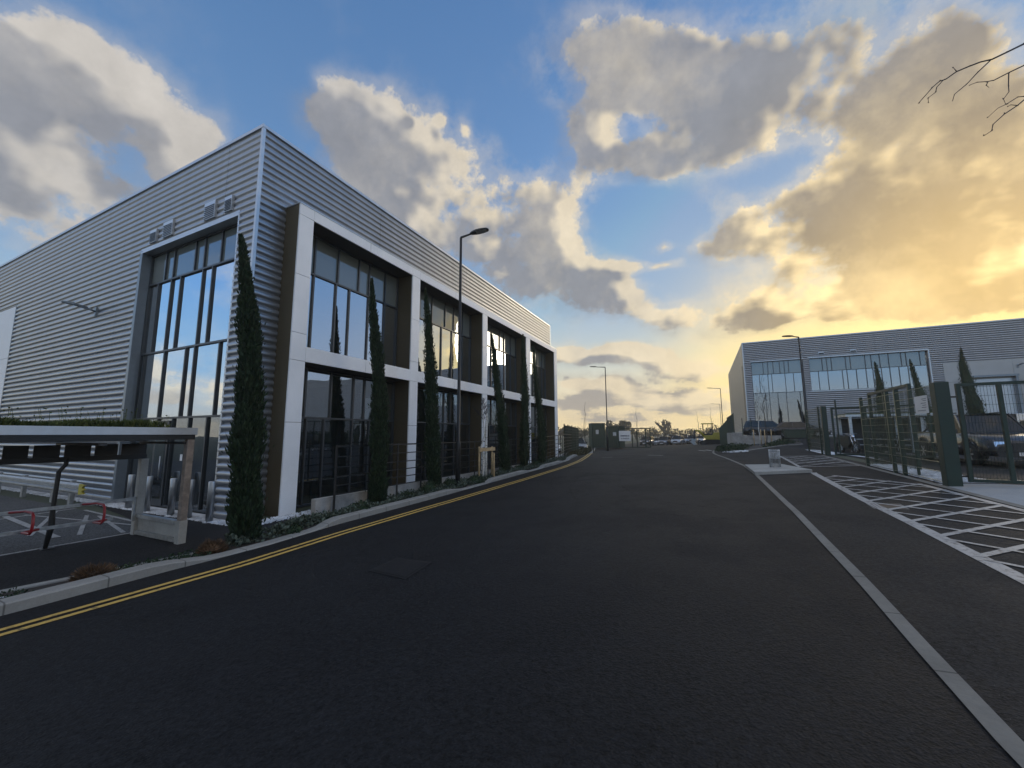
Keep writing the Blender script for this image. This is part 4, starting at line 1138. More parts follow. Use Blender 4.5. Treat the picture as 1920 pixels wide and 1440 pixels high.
for y in (3.72, 2.80, 1.85, .9, -.05):
    mb = MB(); X_ = SR + .12
    mb.tube([(X_, y - .16, .765), (X_ + .12, y, .77), (X_ + .36, y + .02, .76), (X_ + .43, y + .02, .71), (X_ + .45, y + .02, .58), (X_ + .43, y + .02, .45), (X_ + .36, y + .02, .40), (X_ + .1, y, .40), (X_, y + .22, .405)], .021, 10); mb.build('cycle_hoop', M['red'], sh)
# sedum on the roof
def tuft(mb, r, x, y, z, h, w, lean=.5, n=1, tip=.0):
    for _ in range(n):
        a = r.uniform(0, 2 * pi); l = r.uniform(.1, lean); dx, dy = cos(a), sin(a); px, py = -dy * w / 2, dx * w / 2
        hh_ = h * r.uniform(.5, 1.1)
        mb.poly([(x - px, y - py, z), (x + px, y + py, z), (x + dx * l * hh_ * .6 + px * .8, y + dy * l * hh_ * .6 + py * .8, z + hh_ * .65), (x + dx * l * hh_, y + dy * l * hh_, z + hh_), (x + dx * l * hh_ * .6 - px * .8, y + dy * l * hh_ * .6 - py * .8, z + hh_ * .65)])
r = random.Random(11); mb = MB()
for _ in range(11000):
    x = SF - .08 - 1.8 * r.random() ** 1.6; y = r.uniform(-1.5, SE - .9 + .6 * r.random()); lump = .5 + .5 * sin(y * 3.1) * sin(y * 1.3 + 1) + .3 * sin(y * 7)
    tuft(mb, r, x, y, 2.24, .10 + .08 * max(0, lump), .025, 1.2)
for _ in range(60):
    x = SF - .2 - 1.4 * r.random(); y = r.uniform(1.8, SE - .3); h = r.uniform(.12, .38)
    mb.tube([(x, y, 2.22), (x + r.uniform(-.05, .05), y + r.uniform(-.08, .08), 2.24 + h)], .003, 3, smooth=False)
    for _ in range(4): tuft(mb, r, x, y, 2.22 + h, .03, .02, 1.5)
o = mb.build('sedum', M['sedum'], sh); o['kind'] = 'stuff'

# right cycle shelter
s2 = thing('cycle_shelter', 'flat roofed cycle shelter full of dark bicycles behind the mesh fence on the right', 'cycle shelter', (8.0, 30.5, .98))
mb = MB(); mb.box(-.15, 4.2, -.1, 2.2, 2.1, 2.24); mb.build('roof_tray', M['trimlight'], s2)
mb = MB(); mb.box(-.1, 4.1, -.05, 2.1, 2.24, 2.30); mb.build('sedum', M['sedum'], s2)
for x in (0.0, 2.75, 3.95):
    mb = MB(); mb.box(x, x + .14, -.05, .09, 0, 2.1); mb.build('front_post', M['trimlight'], s2)
    mb = MB(); mb.box(x, x + .12, 1.95, 2.07, 0, 2.1); mb.build('rear_post', M['trimlight'], s2)
mb = MB(); mb.box(.13, 4.1, 2.08, 2.12, .1, 2.05); mb.build('back_board', M['soffit'], s2)
mb = MB(); mb.box(.2, 3.9, .95, 1.0, .72, .78); mb.box(.2, 3.9, .95, 1.0, .38, .44); mb.build('rail', M['galv'], s2)

def bicycle(label, x, y, z, rz, sc_=1.0, fat=False, name='bicycle'):
    t = thing(name, label, name.replace('_', ' '), (x, y, z), rz, 'cycles parked in the right shelter' if not fat else None)
    R_ = .34 if not fat else .31; w = .022 if not fat else .06
    for sx in (-.52, .52) if not fat else (-.68, .68):
        mb = MB(); ring = [(sx + R_ * cos(a), 0, R_ + R_ * sin(a)) for a in frange(0, 2 * pi, .35)]; mb.tube(ring, w, 6, cap=False)
        wh = mb.build('wheel', M['rubber'], t)
        mb = MB(); mb.lathe((sx, 0, R_), [(.03, -.05), (.03, .05)], 8, 'Y')
        for k in range(8): a = k * pi / 4; mb.tube([(sx, 0, R_), (sx + (R_ - .02) * cos(a), 0, R_ + (R_ - .02) * sin(a))], .003 if not fat else .012, 3, cap=False)
        mb.build('hub', M['galv'], wh)
    if not fat:
        mb = MB(); A_, B_, C_, D_, E_ = (-.52, 0, R_), (-.08, 0, .30), (-.2, 0, .82), (.38, 0, .80), (.52, 0, R_)
        for p, q in ((A_, B_), (A_, C_), (B_, C_), (B_, D_), (C_, D_), (D_, E_)): mb.tube([p, q], .017, 6)
        mb.build('frame', M['blackm'], t)
        mb = MB(); mb.tube([(.38, 0, .8), (.36, 0, .98)], .014, 6); mb.tube([(.44, -.28, 1.0), (.36, -.1, .99), (.36, .1, .99), (.44, .28, 1.0)], .012, 6); mb.build('handlebar', M['blackm'], t)
        mb = MB(); mb.hexa([(-.34, -.07, .93), (-.06, -.025, .94), (-.06, .025, .94), (-.34, .07, .93), (-.34, -.07, .98), (-.06, -.02, .97), (-.06, .02, .97), (-.34, .07, .98)]); mb.tube([(-.2, 0, .82), (-.22, 0, .93)], .013, 6); mb.build('saddle', M['plastic'], t)
    else:
        mb = MB(); mb.prism([(-.5, .55), (-.3, .32), (.25, .30), (.42, .55), (.36, .95), (.1, 1.02), (-.1, .85), (-.75, .95), (-.78, .86)], -.14, .14); mb.build('body', M['blackm'], t, bevel=.03)
        mb = MB(); mb.tube([(.68, .08, R_), (.40, .08, 1.0)], .025, 6); mb.tube([(.68, -.08, R_), (.40, -.08, 1.0)], .025, 6); mb.tube([(.26, -.36, 1.08), (.38, -.12, 1.06), (.38, .12, 1.06), (.26, .36, 1.08)], .016, 6); mb.build('fork', M['chrome'], t)
        mb = MB(); mb.prism([(-.75, .93), (-.1, .84), (.0, .9), (-.1, .95), (-.5, 1.02), (-.8, 1.05)], -.12, .12); mb.build('saddle', M['plastic'], t, bevel=.02)
        mb = MB(); mb.lathe((.50, 0, .93), [(.02, -.06), (.09, .0), (.085, .04), (.0, .05)], 10, 'X'); mb.build('headlight', M['chrome'], t)
    return t
for k, (x, l) in enumerate(((8.45, 'dark bicycle at the left end of the right cycle shelter'), (9.1, 'second dark bicycle from the left inside the right cycle shelter'), (9.75, 'third dark bicycle, in the middle of the right cycle shelter'), (10.4, 'fourth dark bicycle, next to the middle post of the right cycle shelter'), (11.2, 'dark bicycle alone between the two right posts of the right cycle shelter'))):
    bicycle(l, x, 31.35, .985, radians(82 + 5 * (k % 3)))
bicycle('black motorcycle parked between the far mesh gate and the cycle shelter', 7.45, 29.0, .98, radians(-75), fat=True, name='motorcycle')

# concrete pad with a cage of steel bars
z0_ = .62
mb = MB(); c = [(1.42, 14.98), (3.0, 15.34), (2.52, 17.45), (1.36, 17.6)]
mb.hexa([(x, y, gz(x, y) - .1) for x, y in c] + [(x, y, gz(x, y) + .10) for x, y in c])
tag(mb.build('concrete_pad', M['concrete'], bevel=.01), 'pale raised concrete pad at the edge of the right pavement', 'concrete pad')
cg = thing('steel_bar_cage', 'small cage of upright galvanised bolts standing on the raised concrete pad', 'bolt cage', (2.17, 16.35, gz(2.17, 16.35) + .10))
for k in range(12):
    a = 2 * pi * k / 12; x, y = .155 * cos(a), .155 * sin(a)
    mb = MB(); mb.tube([(x, y, -.01), (x, y, .60)], .0095, 8); mb.tube([(x, y, .53), (x, y, .555)], .018, 6); mb.build('bolt', M['galv'], cg)
for z in (.12, .30, .50):
    mb = MB(); mb.tube([(.155 * cos(a), .155 * sin(a), z) for a in frange(0, 2 * pi, pi / 12)], .007, 5, cap=False); mb.build('ring', M['galv'], cg)

# raised forecourt of the far unit with its retaining wall
mb = MB(); mb.box(2.62, 9.0, 42.05, 51.0, .6, 1.72); mb.box(2.62, 34, 44.0, 51.0, .6, 1.712); structure(mb.build('forecourt', M['pave']))
t = thing('retaining_wall', 'low pale board marked concrete wall holding up the forecourt by the digger', 'wall', (0, 0, 0))
mb = MB(); mb.box(2.42, 2.60, 42.0, 51.0, .6, 2.18); mb.build('return', M['wallc'], t)
for k in range(9):
    x0 = 2.41 + k * .42; mb = MB(); mb.box(x0 + .004, x0 + .416, 41.84, 41.998, .6, 1.92 if k > 1 else 2.2); mb.build('panel', M['wallc'], t)
bt = thing('mesh_fence', 'dark mesh fence standing on the low concrete wall beside the far unit', 'fence', (0, 0, 0))
for y in (42.5, 44.5, 46.5, 48.5, 50.5): post(bt, 2.52, y, 2.18, 3.9, .07)
for x in (3.3, 4.0): post(bt, x, 42.12, 1.72, 3.5, .06)
wires((2.52, 42.5), (2.52, 50.5), 2.25, 3.85, .12, .4, r=.004).build('mesh_panel', M['green'], bt)
nt = thing('green_screen', 'dark green fabric screen sloping down beside the digger', 'screen', (0, 0, 0))
mb = MB(); mb.hexa([(1.75, 52.0, .6), (3.2, 51.6, .6), (3.2, 51.66, .6), (1.75, 52.06, .6), (1.75, 52.0, 2.75), (3.2, 51.6, 4.4), (3.2, 51.66, 4.4), (1.75, 52.06, 2.75)]); mb.build('fabric', M['darkgreenfab'], nt)
for x, y, z in ((1.72, 52.1, 2.8), (2.45, 51.9, 3.6), (3.2, 51.7, 4.45)): MB().box(x, x + .07, y, y + .07, .3, z).build('post', M['green'], nt)
# green container and stacked cabin behind the left far fence
def container(label, x, y, rz, L_, W_, H_, z):
    t = thing('storage_container', label, 'container', (x, y, z), rz, 'green containers behind the far left fence')
    mb = MB(); n = int(L_ / .28); P = []
    for k in range(n):
        a = L_ * k / n; s = L_ / n; P += [(a, 0), (a + s * .4, 0), (a + s * .5, .035), (a + s * .9, .035)]
    P += [(L_, 0)]
    for (x0, d0), (x1, d1) in zip(P, P[1:]):
        mb.poly([(x0, d0, .12), (x1, d1, .12), (x1, d1, H_ - .1), (x0, d0, H_ - .1)]); mb.poly([(x1, W_ - d1, .12), (x0, W_ - d0, .12), (x0, W_ - d0, H_ - .1), (x1, W_ - d1, H_ - .1)])
    mb.box(.01, L_ - .01, .04, W_ - .04, .13, H_ - .11); mb.build('side', M['darkgreenfab'], t)
    mb = MB(); mb.box(-.02, L_ + .02, -.02, W_ + .02, H_ - .1, H_); mb.box(-.02, L_ + .02, -.02, W_ + .02, 0, .12); mb.build('frame', M['green'], t)
    mb = MB(); mb.box(L_ * .3, L_ * .5, -.03, .0, H_ * .55, H_ * .72); mb.build('notice', M['paper'], t)
container('tallest dark green container behind the far left fence, small pale notice on its side', -14.6, 57.3, radians(25), 1.95, 2.4, 3.55, .15)
container('lower wide dark green container to the right of the tallest one', -12.6, 58.8, radians(20), 2.4, 2.4, 3.1, .12)

# ---------------------------------------------------------------- vehicles
def wheel(parent, x, y, r, w, side, flat=False):
    mb = MB(); mb.lathe((x, y - w / 2, r), [(r * .62, 0), (r * .93, 0), (r, w * .2), (r, w * .8), (r * .93, w), (r * .62, w)], 22, 'Y'); wh = mb.build('wheel', M['rubber'], parent)
    mb = MB(); yo = y + side * (w / 2 - .025)
    mb.lathe((x, yo - .02, r), [(r * .62, 0), (r * .62, .04)], 22, 'Y'); 
    mb.build('rim', M['galv'], wh)
    mb = MB()
    for k in range(6):
        a = k * pi / 3; mb.bar((x, yo + side * .026, r), (x + r * .58 * cos(a), yo + side * .026, r + r * .58 * sin(a)), .05, .03, (0, 1, 0))
    mb.lathe((x, yo + side * .03 - .01, r), [(.06, 0), (.06, .03)], 10, 'Y'); mb.build('hub_cap', M['steel'], wh)
def car(label, paint, loc, rz, kind='hatch', group=None, detail=True, plate='OK19 DKE'):
    """nose towards +x; lengths per kind"""
    nm = {'pickup': 'pickup_truck', 'van': 'parked_van'}.get(kind, 'parked_car')
    t = thing(nm, label, {'pickup': 'pickup truck', 'van': 'van'}.get(kind, 'car'), loc, rz, group)
    if kind == 'pickup': L_, Wd, Hb, Ht, R_, wb = 5.3, .92, 1.14, 1.86, .39, (-1.75, 1.52)
    elif kind == 'suv': L_, Wd, Hb, Ht, R_, wb = 4.5, .90, 1.02, 1.66, .36, (-1.35, 1.35)
    elif kind == 'van': L_, Wd, Hb, Ht, R_, wb = 4.8, .93, 1.12, 1.95, .34, (-1.45, 1.5)
    else: L_, Wd, Hb, Ht, R_, wb = 4.2, .86, .92, 1.46, .32, (-1.28, 1.28)
    h = L_ / 2; G_ = .20 if kind != 'pickup' else .33
    # body side line: (x, bottom, shoulder, half width)
    S = [(-h, .45, Hb * .80, Wd * .88), (-h + .10, G_ + .05, Hb * .96, Wd * .95), (-h + .6, G_, Hb, Wd), (0, G_, Hb, Wd), (h - 1.25, G_, Hb * .98, Wd), (h - .55, G_, Hb * .90, Wd * .97), (h - .15, G_ + .05, Hb * .78, Wd * .90), (h, .45, Hb * .60, Wd * .80)]
    # cut wheel arches into the side outline by sampling
    xs = sorted(set([s[0] for s in S] + [w + o for w in wb for o in (-R_ - .10, -R_ - .06, -R_ * .75, -R_ * .4, 0, R_ * .4, R_ * .75, R_ + .06, R_ + .10)] + [-h + .3]))
    def at_(x):
        for a, b in zip(S, S[1:]):
            if x <= b[0]: f = (x - a[0]) / (b[0] - a[0]); return [a[i] + (b[i] - a[i]) * f for i in (1, 2, 3)]
        return S[-1][1:]
    mb = MB(); rings = []
    for x in xs:
        b, s, w = at_(x)
        arch = b
        for wx in wb:
            d = abs(x - wx)
            if d < R_ + .08: arch = max(arch, R_ + sqrt(max(0, (R_ + .08) ** 2 - d * d)))
        arch = min(arch, s - .12)
        rings.append([mb.vert(p) for p in ((x, -w * .9, b), (x, -w * .98, arch), (x, -w, max(arch + .03, s * .62)), (x, -w * .985, s - .07), (x, -w * .90, s), (x, 0, s + .035), (x, w * .90, s), (x, w * .985, s - .07), (x, w, max(arch + .03, s * .62)), (x, w * .98, arch), (x, w * .9, b))])
    for a, b in zip(rings, rings[1:]):
        for q in range(len(a) - 1): mb.face((a[q], b[q], b[q + 1], a[q + 1]), q not in (0, 9))
    mb.face(rings[0]); mb.face(rings[-1][::-1])
    body = fix_normals(mb.build('body', paint, t))
    mb = MB(); mb.box(-h + .25, h - .25, -Wd * .82, Wd * .82, G_ + .03, Hb * .62); mb.build('chassis', M['plastic'], t)
    # greenhouse
    if kind == 'pickup': gx = [(-.75, 0), (-.55, 1), (.45, 1), (1.15, 0)]
    elif kind == 'suv': gx = [(-h + .12, 0), (-h + .38, 1), (.35, 1), (1.10, 0)]
    elif kind == 'van': gx = [(-h + .06, 0), (-h + .15, 1), (1.0, 1), (1.75, 0)]
    else: gx = [(-h + .18, 0), (-h + .75, 1), (.15, 1), (1.0, 0)]
    zt = Ht; zb = Hb - .03; wt = Wd * .76; wbm = Wd * .89
    (a0, _), (a1, _), (a2, _), (a3, _) = gx
    mb = MB()
    B_ = lambda x: [(x, -wbm, zb), (x, wbm, zb)]
    T_ = lambda x, k=0.0: [(x, -wt, zt - .05 + k), (x, wt, zt - .05 + k)]
    # glass
    P0, P3 = B_(a0), B_(a3); T1, T2 = T_(a1), T_(a2)
    mb.poly([P0[0], P3[0], T2[0], T1[0]]); mb.poly([P3[1], P0[1], T1[1], T2[1]])
    mb.poly([P3[0], P3[1], T2[1], T2[0]]); mb.poly([P0[1], P0[0], T1[0], T1[1]])
    mb.build('window_glass', M['carglass'], t)
    mb = MB()
    rr = [[mb.vert(p) for p in ((x, -wt - .01, zt - .07), (x, -wt * .9, zt - .015), (x, 0, zt), (x, wt * .9, zt - .015), (x, wt + .01, zt - .07))] for x in (a1 - .03, a1 + .1, (a1 + a2) / 2, a2 - .1, a2 + .04)]
    for a, b in zip(rr, rr[1:]):
        for q in range(4): mb.face((a[q], b[q], b[q + 1], a[q + 1]), True)
    roof = mb.build('roof', paint, t)
    for sy in (-1, 1):
        wbs, wts = (wbm + .006) * sy, (wt + .006) * sy
        for (xb, xt, w_) in ((a0 + .03, a1 + .03, .16 if kind != 'van' else .8), (a3 - .03, a2 - .0, .07), ((a0 + a3) / 2 - .1, (a1 + a2) / 2 + .0, .07)):
            MB().bar((xb, wbs, zb), (xt, wts, zt - .05), .03, w_, (1, 0, 0)).build('pillar', paint, t)
        if kind == 'van': MB().bar(((a0 + a2) / 2 - .5, (wbs + wts) / 2 + .012 * sy, (zb + zt) / 2 - .02), (.1, (wbs + wts) / 2 + .012 * sy, (zb + zt) / 2 - .02), .03, zt - zb - .1).build('side_panel', paint, t)
    if kind == 'pickup':
        mb = MB(); mb.box(-h + .15, -.85, -Wd * .80, Wd * .80, Hb - .06, Hb + .045); mb.build('load_bed', M['plastic'], t)
        mb = MB()
        for sy in (-1, 1): mb.tube([(-h + .5, sy * .7, Hb + .03), (-1.0, sy * .68, Hb + .5), (-.8, sy * .66, Hb + .55)], .035, 8)
        mb.tube([(-.85, -.66, Hb + .54), (-.85, .66, Hb + .54)], .035, 8); mb.build('roll_bar', M['blackm'], t)
        mb = MB(); mb.tube([(-.4, -.62, Ht + .03), (.35, -.62, Ht + .03)], .02, 6); mb.tube([(-.4, .62, Ht + .03), (.35, .62, Ht + .03)], .02, 6); mb.build('roof_rail', M['blackm'], t)
    for wx in wb:
        for sy in (-1, 1): wheel(t, wx, sy * (Wd - .12), R_, .23, sy)
    # lights, grille, plate, mirrors
    for sy in (-1, 1):
        mb = MB(); y0, y1 = sorted((sy * Wd * .82, sy * Wd * .42)); xf = h - .10
        mb.hexa([(xf - .14, y0, Hb * .60), (xf + .065, y0, Hb * .60), (xf + .065, y1, Hb * .60), (xf - .14, y1, Hb * .60), (xf - .16, y0, Hb * .74), (xf + .03, y0, Hb * .74), (xf + .03, y1, Hb * .74), (xf - .16, y1, Hb * .74)])
        mb.build('headlight', M['headlamp'], t)
        mb = MB(); mb.box(-h - .005, -h + .12, min(sy * Wd * .86, sy * Wd * .66), max(sy * Wd * .86, sy * Wd * .66), Hb * .62, Hb * .80); mb.build('tail_light', M['tail'], t)
        mb = MB(); mb.hexa([(a3 - .35, sy * (Wd - .02), Hb - .02), (a3 - .22, sy * (Wd - .02), Hb - .02), (a3 - .22, sy * (Wd + .18), Hb), (a3 - .35, sy * (Wd + .18), Hb), (a3 - .35, sy * (Wd - .02), Hb + .13), (a3 - .22, sy * (Wd - .02), Hb + .13), (a3 - .22, sy * (Wd + .18), Hb + .15), (a3 - .35, sy * (Wd + .18), Hb + .15)])
        fix_normals(mb.build('wing_mirror', M['plastic'], t))
    mb = MB(); mb.box(h - .14, h + .012, -Wd * .40, Wd * .40, Hb * .46, Hb * .70); gr = mb.build('grille', M['plastic'], t)
    mb = MB(); mb.box(h - .16, h + .02, -Wd * .80, Wd * .80, Hb * .30, Hb * .42); mb.build('bumper', M['plastic'] if kind == 'pickup' else paint, t)
    mb = MB(); mb.box(h + .021, h + .030, -.26, .26, Hb * .34, Hb * .34 + .11); pl = mb.build('number_plate', M['paper'], t)
    if kind == 'pickup' and detail:
        cu = bpy.data.curves.new('plate_text', 'FONT'); cu.body = plate; cu.size = .10; cu.align_x = 'CENTER'; cu.align_y = 'CENTER'; cu.extrude = .002
        tx = bpy.data.objects.new('plate_text', cu); COL.objects.link(tx); bpy.context.view_layer.update()
        me = bpy.data.meshes.new_from_object(tx); bpy.data.objects.remove(tx)
        me.materials.clear(); me.materials.append(M['ink'])
        to = bpy.data.objects.new('lettering', me); COL.objects.link(to); to.parent = pl
        to.location = (h + .0325, 0, Hb * .34 + .055); to.rotation_euler = (pi / 2, 0, pi / 2)
    return t
M['headlamp'] = simple('headlamp_lens', (.75, .76, .78), .12, .6); M['tail'] = simple('tail_lamp', (.35, .02, .02), .25)
def paint(name, c, rough=.3): return simple(name, c, rough, .35, var=.04, coat=.7)
PW, PS, PN, PB, PG, PDR = paint('white_car_paint', (.66, .67, .68)), paint('silver_car_paint', (.42, .43, .44)), paint('navy_car_paint', (.010, .012, .018)), paint('black_car_paint', (.012, .013, .015)), paint('grey_car_paint', (.13, .135, .14)), paint('dark_red_car_paint', (.10, .02, .02))
# pickup and its neighbour behind the gate
car('dark pickup truck parked behind the mesh gate on the right', PN, (9.42, 21.4, .96), -pi / 2, 'pickup')
car('pale car partly out of the picture, parked beside the dark pickup truck', PS, (12.3, 21.6, .97), -pi / 2, 'suv')
# far row of parked cars
rowg = 'cars parked in the far yard at the end of the road'
CARS = [(-9.6, 79, 'suv', PB, 'dark car directly behind the bars of the far gate leaf'), (-7.95, 82, 'hatch', PW, 'pale small car just right of the far gate leaf, mostly hidden'), (-6.6, 79.5, 'suv', PG, 'grey car at the left of the open row, below the bare oak'), (-5.3, 84.5, 'van', PW, 'white van peeping out behind the grey car below the oak'),
        (-4.35, 80.5, 'suv', PS, 'silver car in the middle of the far row'), (-3.4, 86, 'van', PW, 'white van behind the silver car in the middle of the far row'), (-2.75, 90, 'hatch', PW, 'small white car farthest back in the far yard'), (-1.85, 83.5, 'suv', PG, 'grey car near the right end of the far row'), (-.55, 87.5, 'hatch', PW, 'white car at the right end of the far row beside the digger')]
for k, (x, y, kd, p, l) in enumerate(CARS): car(l, p, (x, y, gz(x, y)), -pi / 2 - radians(8) + radians(3 * (k % 2)), kd, rowg, False)
# cars behind the railing on the far left
lg = 'cars parked behind the far left fence'
for x, y, kd, p, l in ((-16.2, 44.5, 'hatch', PW, 'white car just right of the end of the white framed unit'), (-13.9, 47, 'suv', PS, 'silver car behind the railing, second from the end of the white framed unit'), (-15.6, 53, 'hatch', PB, 'black car behind the railing and the silver car'), (-17.2, 36, 'suv', PG, 'grey car close behind the far end of the white framed unit')):
    car(l, p, (x, y, gz(x, y)), radians(-60), kd, lg, False)
# forecourt cars by the far unit
car('dark estate car on the forecourt behind the low concrete wall', PB, (6.0, 47.2, 1.72), radians(-8), 'suv', 'dark cars on the forecourt', False)
car('dark red car on the forecourt in front of the corner window', PDR, (8.7, 48.8, 1.72), radians(-15), 'hatch', 'dark cars on the forecourt', False)
car('black low car at the right end of the forecourt behind the street lamp', PB, (8.3, 44.9, 1.72), radians(-20), 'hatch', 'dark cars on the forecourt', False)
car('white van standing far back in the right lot behind the cypress trees', PW, (20.5, 40.5, 1.5), radians(10), 'van', None, False)

# yellow digger
dg = thing('digger', 'yellow and black compact digger parked at the foot of the low concrete wall', 'digger', (1.45, 58.0, .62), radians(178))
def track(y):
    mb = MB(); out = [(-1.55, .0), (1.55, .0), (1.8, .12), (1.85, .38), (1.7, .58), (1.45, .66), (-1.45, .66), (-1.7, .58), (-1.85, .38), (-1.8, .12)]
    mb.prism(out, y - .22, y + .22)
    for k in range(24): mb.box(-1.5 + k * .127, -1.5 + k * .127 + .06, y - .23, y + .23, -.012, .0); mb.box(-1.44 + k * .122, -1.44 + k * .122 + .06, y - .23, y + .23, .66, .685)
    tr = mb.build('track', M['rubber'], dg)
    for x in (-1.45, 1.45, -.7, 0, .7):
        r_ = .24 if abs(x) > 1 else .13; z_ = .33 if abs(x) > 1 else .16
        mb = MB(); mb.lathe((x, y - .26, z_), [(r_, 0), (r_, .52)], 16, 'Y'); mb.build('track_wheel', M['plastic'], tr)
track(-.85); track(.85)
mb = MB(); mb.prism([(-1.95, .80), (-1.75, .72), (1.1, .72), (1.35, .95), (1.3, 1.25), (.35, 1.28), (.2, 1.62), (-1.5, 1.68), (-1.9, 1.45)], -.95, .95); mb.build('body', M['yellowm'], dg, bevel=.06)
mb = MB(); mb.box(-1.7, -.7, -.965, -.952, 1.02, 1.42); mb.build('engine_grille', M['plastic'], dg)
mb = MB(); mb.prism([(-1.85, .5), (1.4, .5), (1.2, .73), (-1.7, .73)], -.62, .62); mb.build('turntable', M['plastic'], dg)
mb = MB()
for x, y in ((.3, -.9), (1.45, -.9), (.3, .0), (1.45, .0)): mb.bar((x, y, 1.25), (x * .98 + .02, y, 2.72), .09, .09)
mb.bar((.85, -.9, 1.25), (.85, -.9, 2.7), .06, .06); mb.box(.30, 1.45, -.94, -.90, 1.22, 1.45)
mb.build('cab_frame', M['plastic'], dg)
mb = MB(); mb.box(.15, 1.62, -1.0, .1, 2.72, 2.84); mb.build('cab_roof', M['yellowm'], dg, bevel=.03)
mb = MB(); mb.box(1.44, 1.46, -.85, -.05, 1.3, 2.7); mb.box(.30, .32, -.85, -.05, 1.5, 2.7); mb.build('cab_glass', M['pane'], dg)
mb = MB(); mb.box(.5, .95, -.7, -.2, 1.28, 1.5); mb.box(.45, .58, -.7, -.2, 1.5, 2.1); mb.build('seat', M['plastic'], dg)
mb = MB(); mb.tube([(1.3, .35, 1.1), (1.9, .35, 1.85), (2.35, .35, 1.9)], [.16, .15, .12], 6); mb.build('boom', M['yellowm'], dg)
mb = MB(); mb.tube([(2.35, .35, 2.0), (2.6, .35, 1.1), (2.5, .35, .75)], [.12, .11, .1], 6); mb.build('dipper_arm', M['plastic'], dg)
mb = MB(); mb.prism([(2.2, .75), (2.75, .85), (2.95, .35), (2.6, .02), (2.2, .1), (2.45, .4)], .0, .75); mb.build('bucket', M['galv'], dg)
mb = MB(); mb.tube([(1.4, .2, 1.3), (2.1, .2, 1.8)], .06, 8); mb.build('ram', M['chrome'], dg)
mb = MB(); mb.box(2.0, 2.12, -.9, .9, .08, .55); mb.bar((1.5, -.4, .4), (2.0, -.4, .3), .1, .1); mb.bar((1.5, .5, .4), (2.0, .5, .3), .1, .1); mb.build('blade', M['plastic'], dg)
# green skip on the forecourt edge
sk = thing('waste_skip', 'dark green open waste skip beside the low concrete wall', 'skip', (6.6, 42.9, 1.40))
mb = MB(); o_, i_ = [(0, 0), (2.2, 0), (2.2, 1.4), (0, 1.4)], 0
mb.hexa([(.25, .1, 0), (1.95, .1, 0), (1.95, 1.3, 0), (.25, 1.3, 0), (0, 0, 1.0), (2.2, 0, 1.0), (2.2, 1.4, 1.0), (0, 1.4, 1.0)]); mb.build('bin', M['darkgreenfab'], sk)
mb = MB(); mb.box(-.04, 2.24, -.04, .04, .96, 1.05); mb.box(-.04, 2.24, 1.36, 1.44, .96, 1.05); mb.box(-.04, .04, .04, 1.36, .96, 1.05); mb.box(2.16, 2.24, .04, 1.36, .96, 1.05); mb.build('rim', M['green'], sk)

# ---------------------------------------------------------------- planting
def cypress(label, x, y, z, top, rad, n, seed, group, prof=None, rot=0):
    """narrow column of upright sprays round a dark core; top = offset of the tip from the base"""
    r = random.Random(seed)
    t = thing('cypress_tree', label, 'cypress tree', (x, y, z), 0, group)
    tx, ty, H = top
    prof = prof or [(0, .82), (.05, .97), (.2, 1.02), (.38, .96), (.54, .86), (.70, .68), (.84, .46), (.93, .26), (.98, .11), (1, .03)]
    ph = [r.uniform(0, 6.28) for _ in range(6)]
    def R_(f, a):
        k = interp([(p, q) for p, q in prof], f)
        return rad * k * (1 + .16 * sin(3 * a + ph[0] + 9 * f) + .12 * sin(2 * a - 17 * f + ph[1]) + .09 * sin(31 * f + ph[2]) + .07 * sin(5 * a + 43 * f + ph[3]))
    def C_(f): return Vector((tx * f ** 1.3, ty * f ** 1.3, H * f)) + Vector((sin(f * 6 + ph[4]), cos(f * 5 + ph[5]), 0)) * rad * .22
    mb = MB(); mb.tube([C_(f) - Vector((0, 0, .05)) for f in (0, .1, .3, .6)], [.055, .05, .04, .02], 7); mb.build('trunk', M['bark'], t)
    mb = MB(); rings = []
    for k in range(27):
        f = k / 26; c = C_(.02 + f * .96)
        rings.append([mb.vert(c + Vector((cos(a), sin(a), 0)) * R_(f, a) * .74) for a in [j * 2 * pi / 12 for j in range(12)]])
    for a, b in zip(rings, rings[1:]):
        for j in range(12): mb.face((a[j], a[(j + 1) % 12], b[(j + 1) % 12], b[j]))
    mb.face(rings[0][::-1]); mb.face(rings[-1])
    for _ in range(n):
        f = r.random() ** 1.15; a = r.uniform(0, 2 * pi); rr = R_(f, a) * r.uniform(.62, 1.08)
        if r.random() < .03: rr *= r.uniform(1.1, 1.5)
        c = C_(.015 + f * .975); out = Vector((cos(a), sin(a), 0))
        p = c + out * rr
        L = r.uniform(.05, .17) * (1.0 - .4 * f); wd = L * r.uniform(.22, .42)
        d = (Vector((0, 0, 1)) + out * r.uniform(.0, .55) + Vector((r.uniform(-.3, .3), r.uniform(-.3, .3), 0))).normalized()
        s = d.cross(Vector((r.uniform(-1, 1), r.uniform(-1, 1), r.uniform(-.3, .3)))).normalized() * wd / 2
        nrm = d.cross(s).normalized() * wd * .25
        i = len(mb.v)
        mb.v += [tuple(p), tuple(p + d * L * .45 + s + nrm), tuple(p + d * L), tuple(p + d * L * .45 - s + nrm)]
        mb.face((i, i + 1, i + 2)); mb.face((i, i + 2, i + 3))
    mb.build('foliage', M['cypress'], t)
    return t
CG = 'columnar cypress trees along the road'
cypress('largest, nearest cypress tree, standing at the corner of the ribbed unit', -7.98, 4.95, .04, (-.28, -.50, 6.12), .225, 20000, 1, CG)
cypress('cypress tree in front of the first white framed bay, right of the railing end', -8.42, 8.76, .10, (-.1, -.42, 6.62), .205, 11000, 2, CG)
cypress('cypress tree just left of the tall street lamp', -8.42, 11.38, .28, (-.1, -.65, 6.98), .215, 9000, 3, CG)
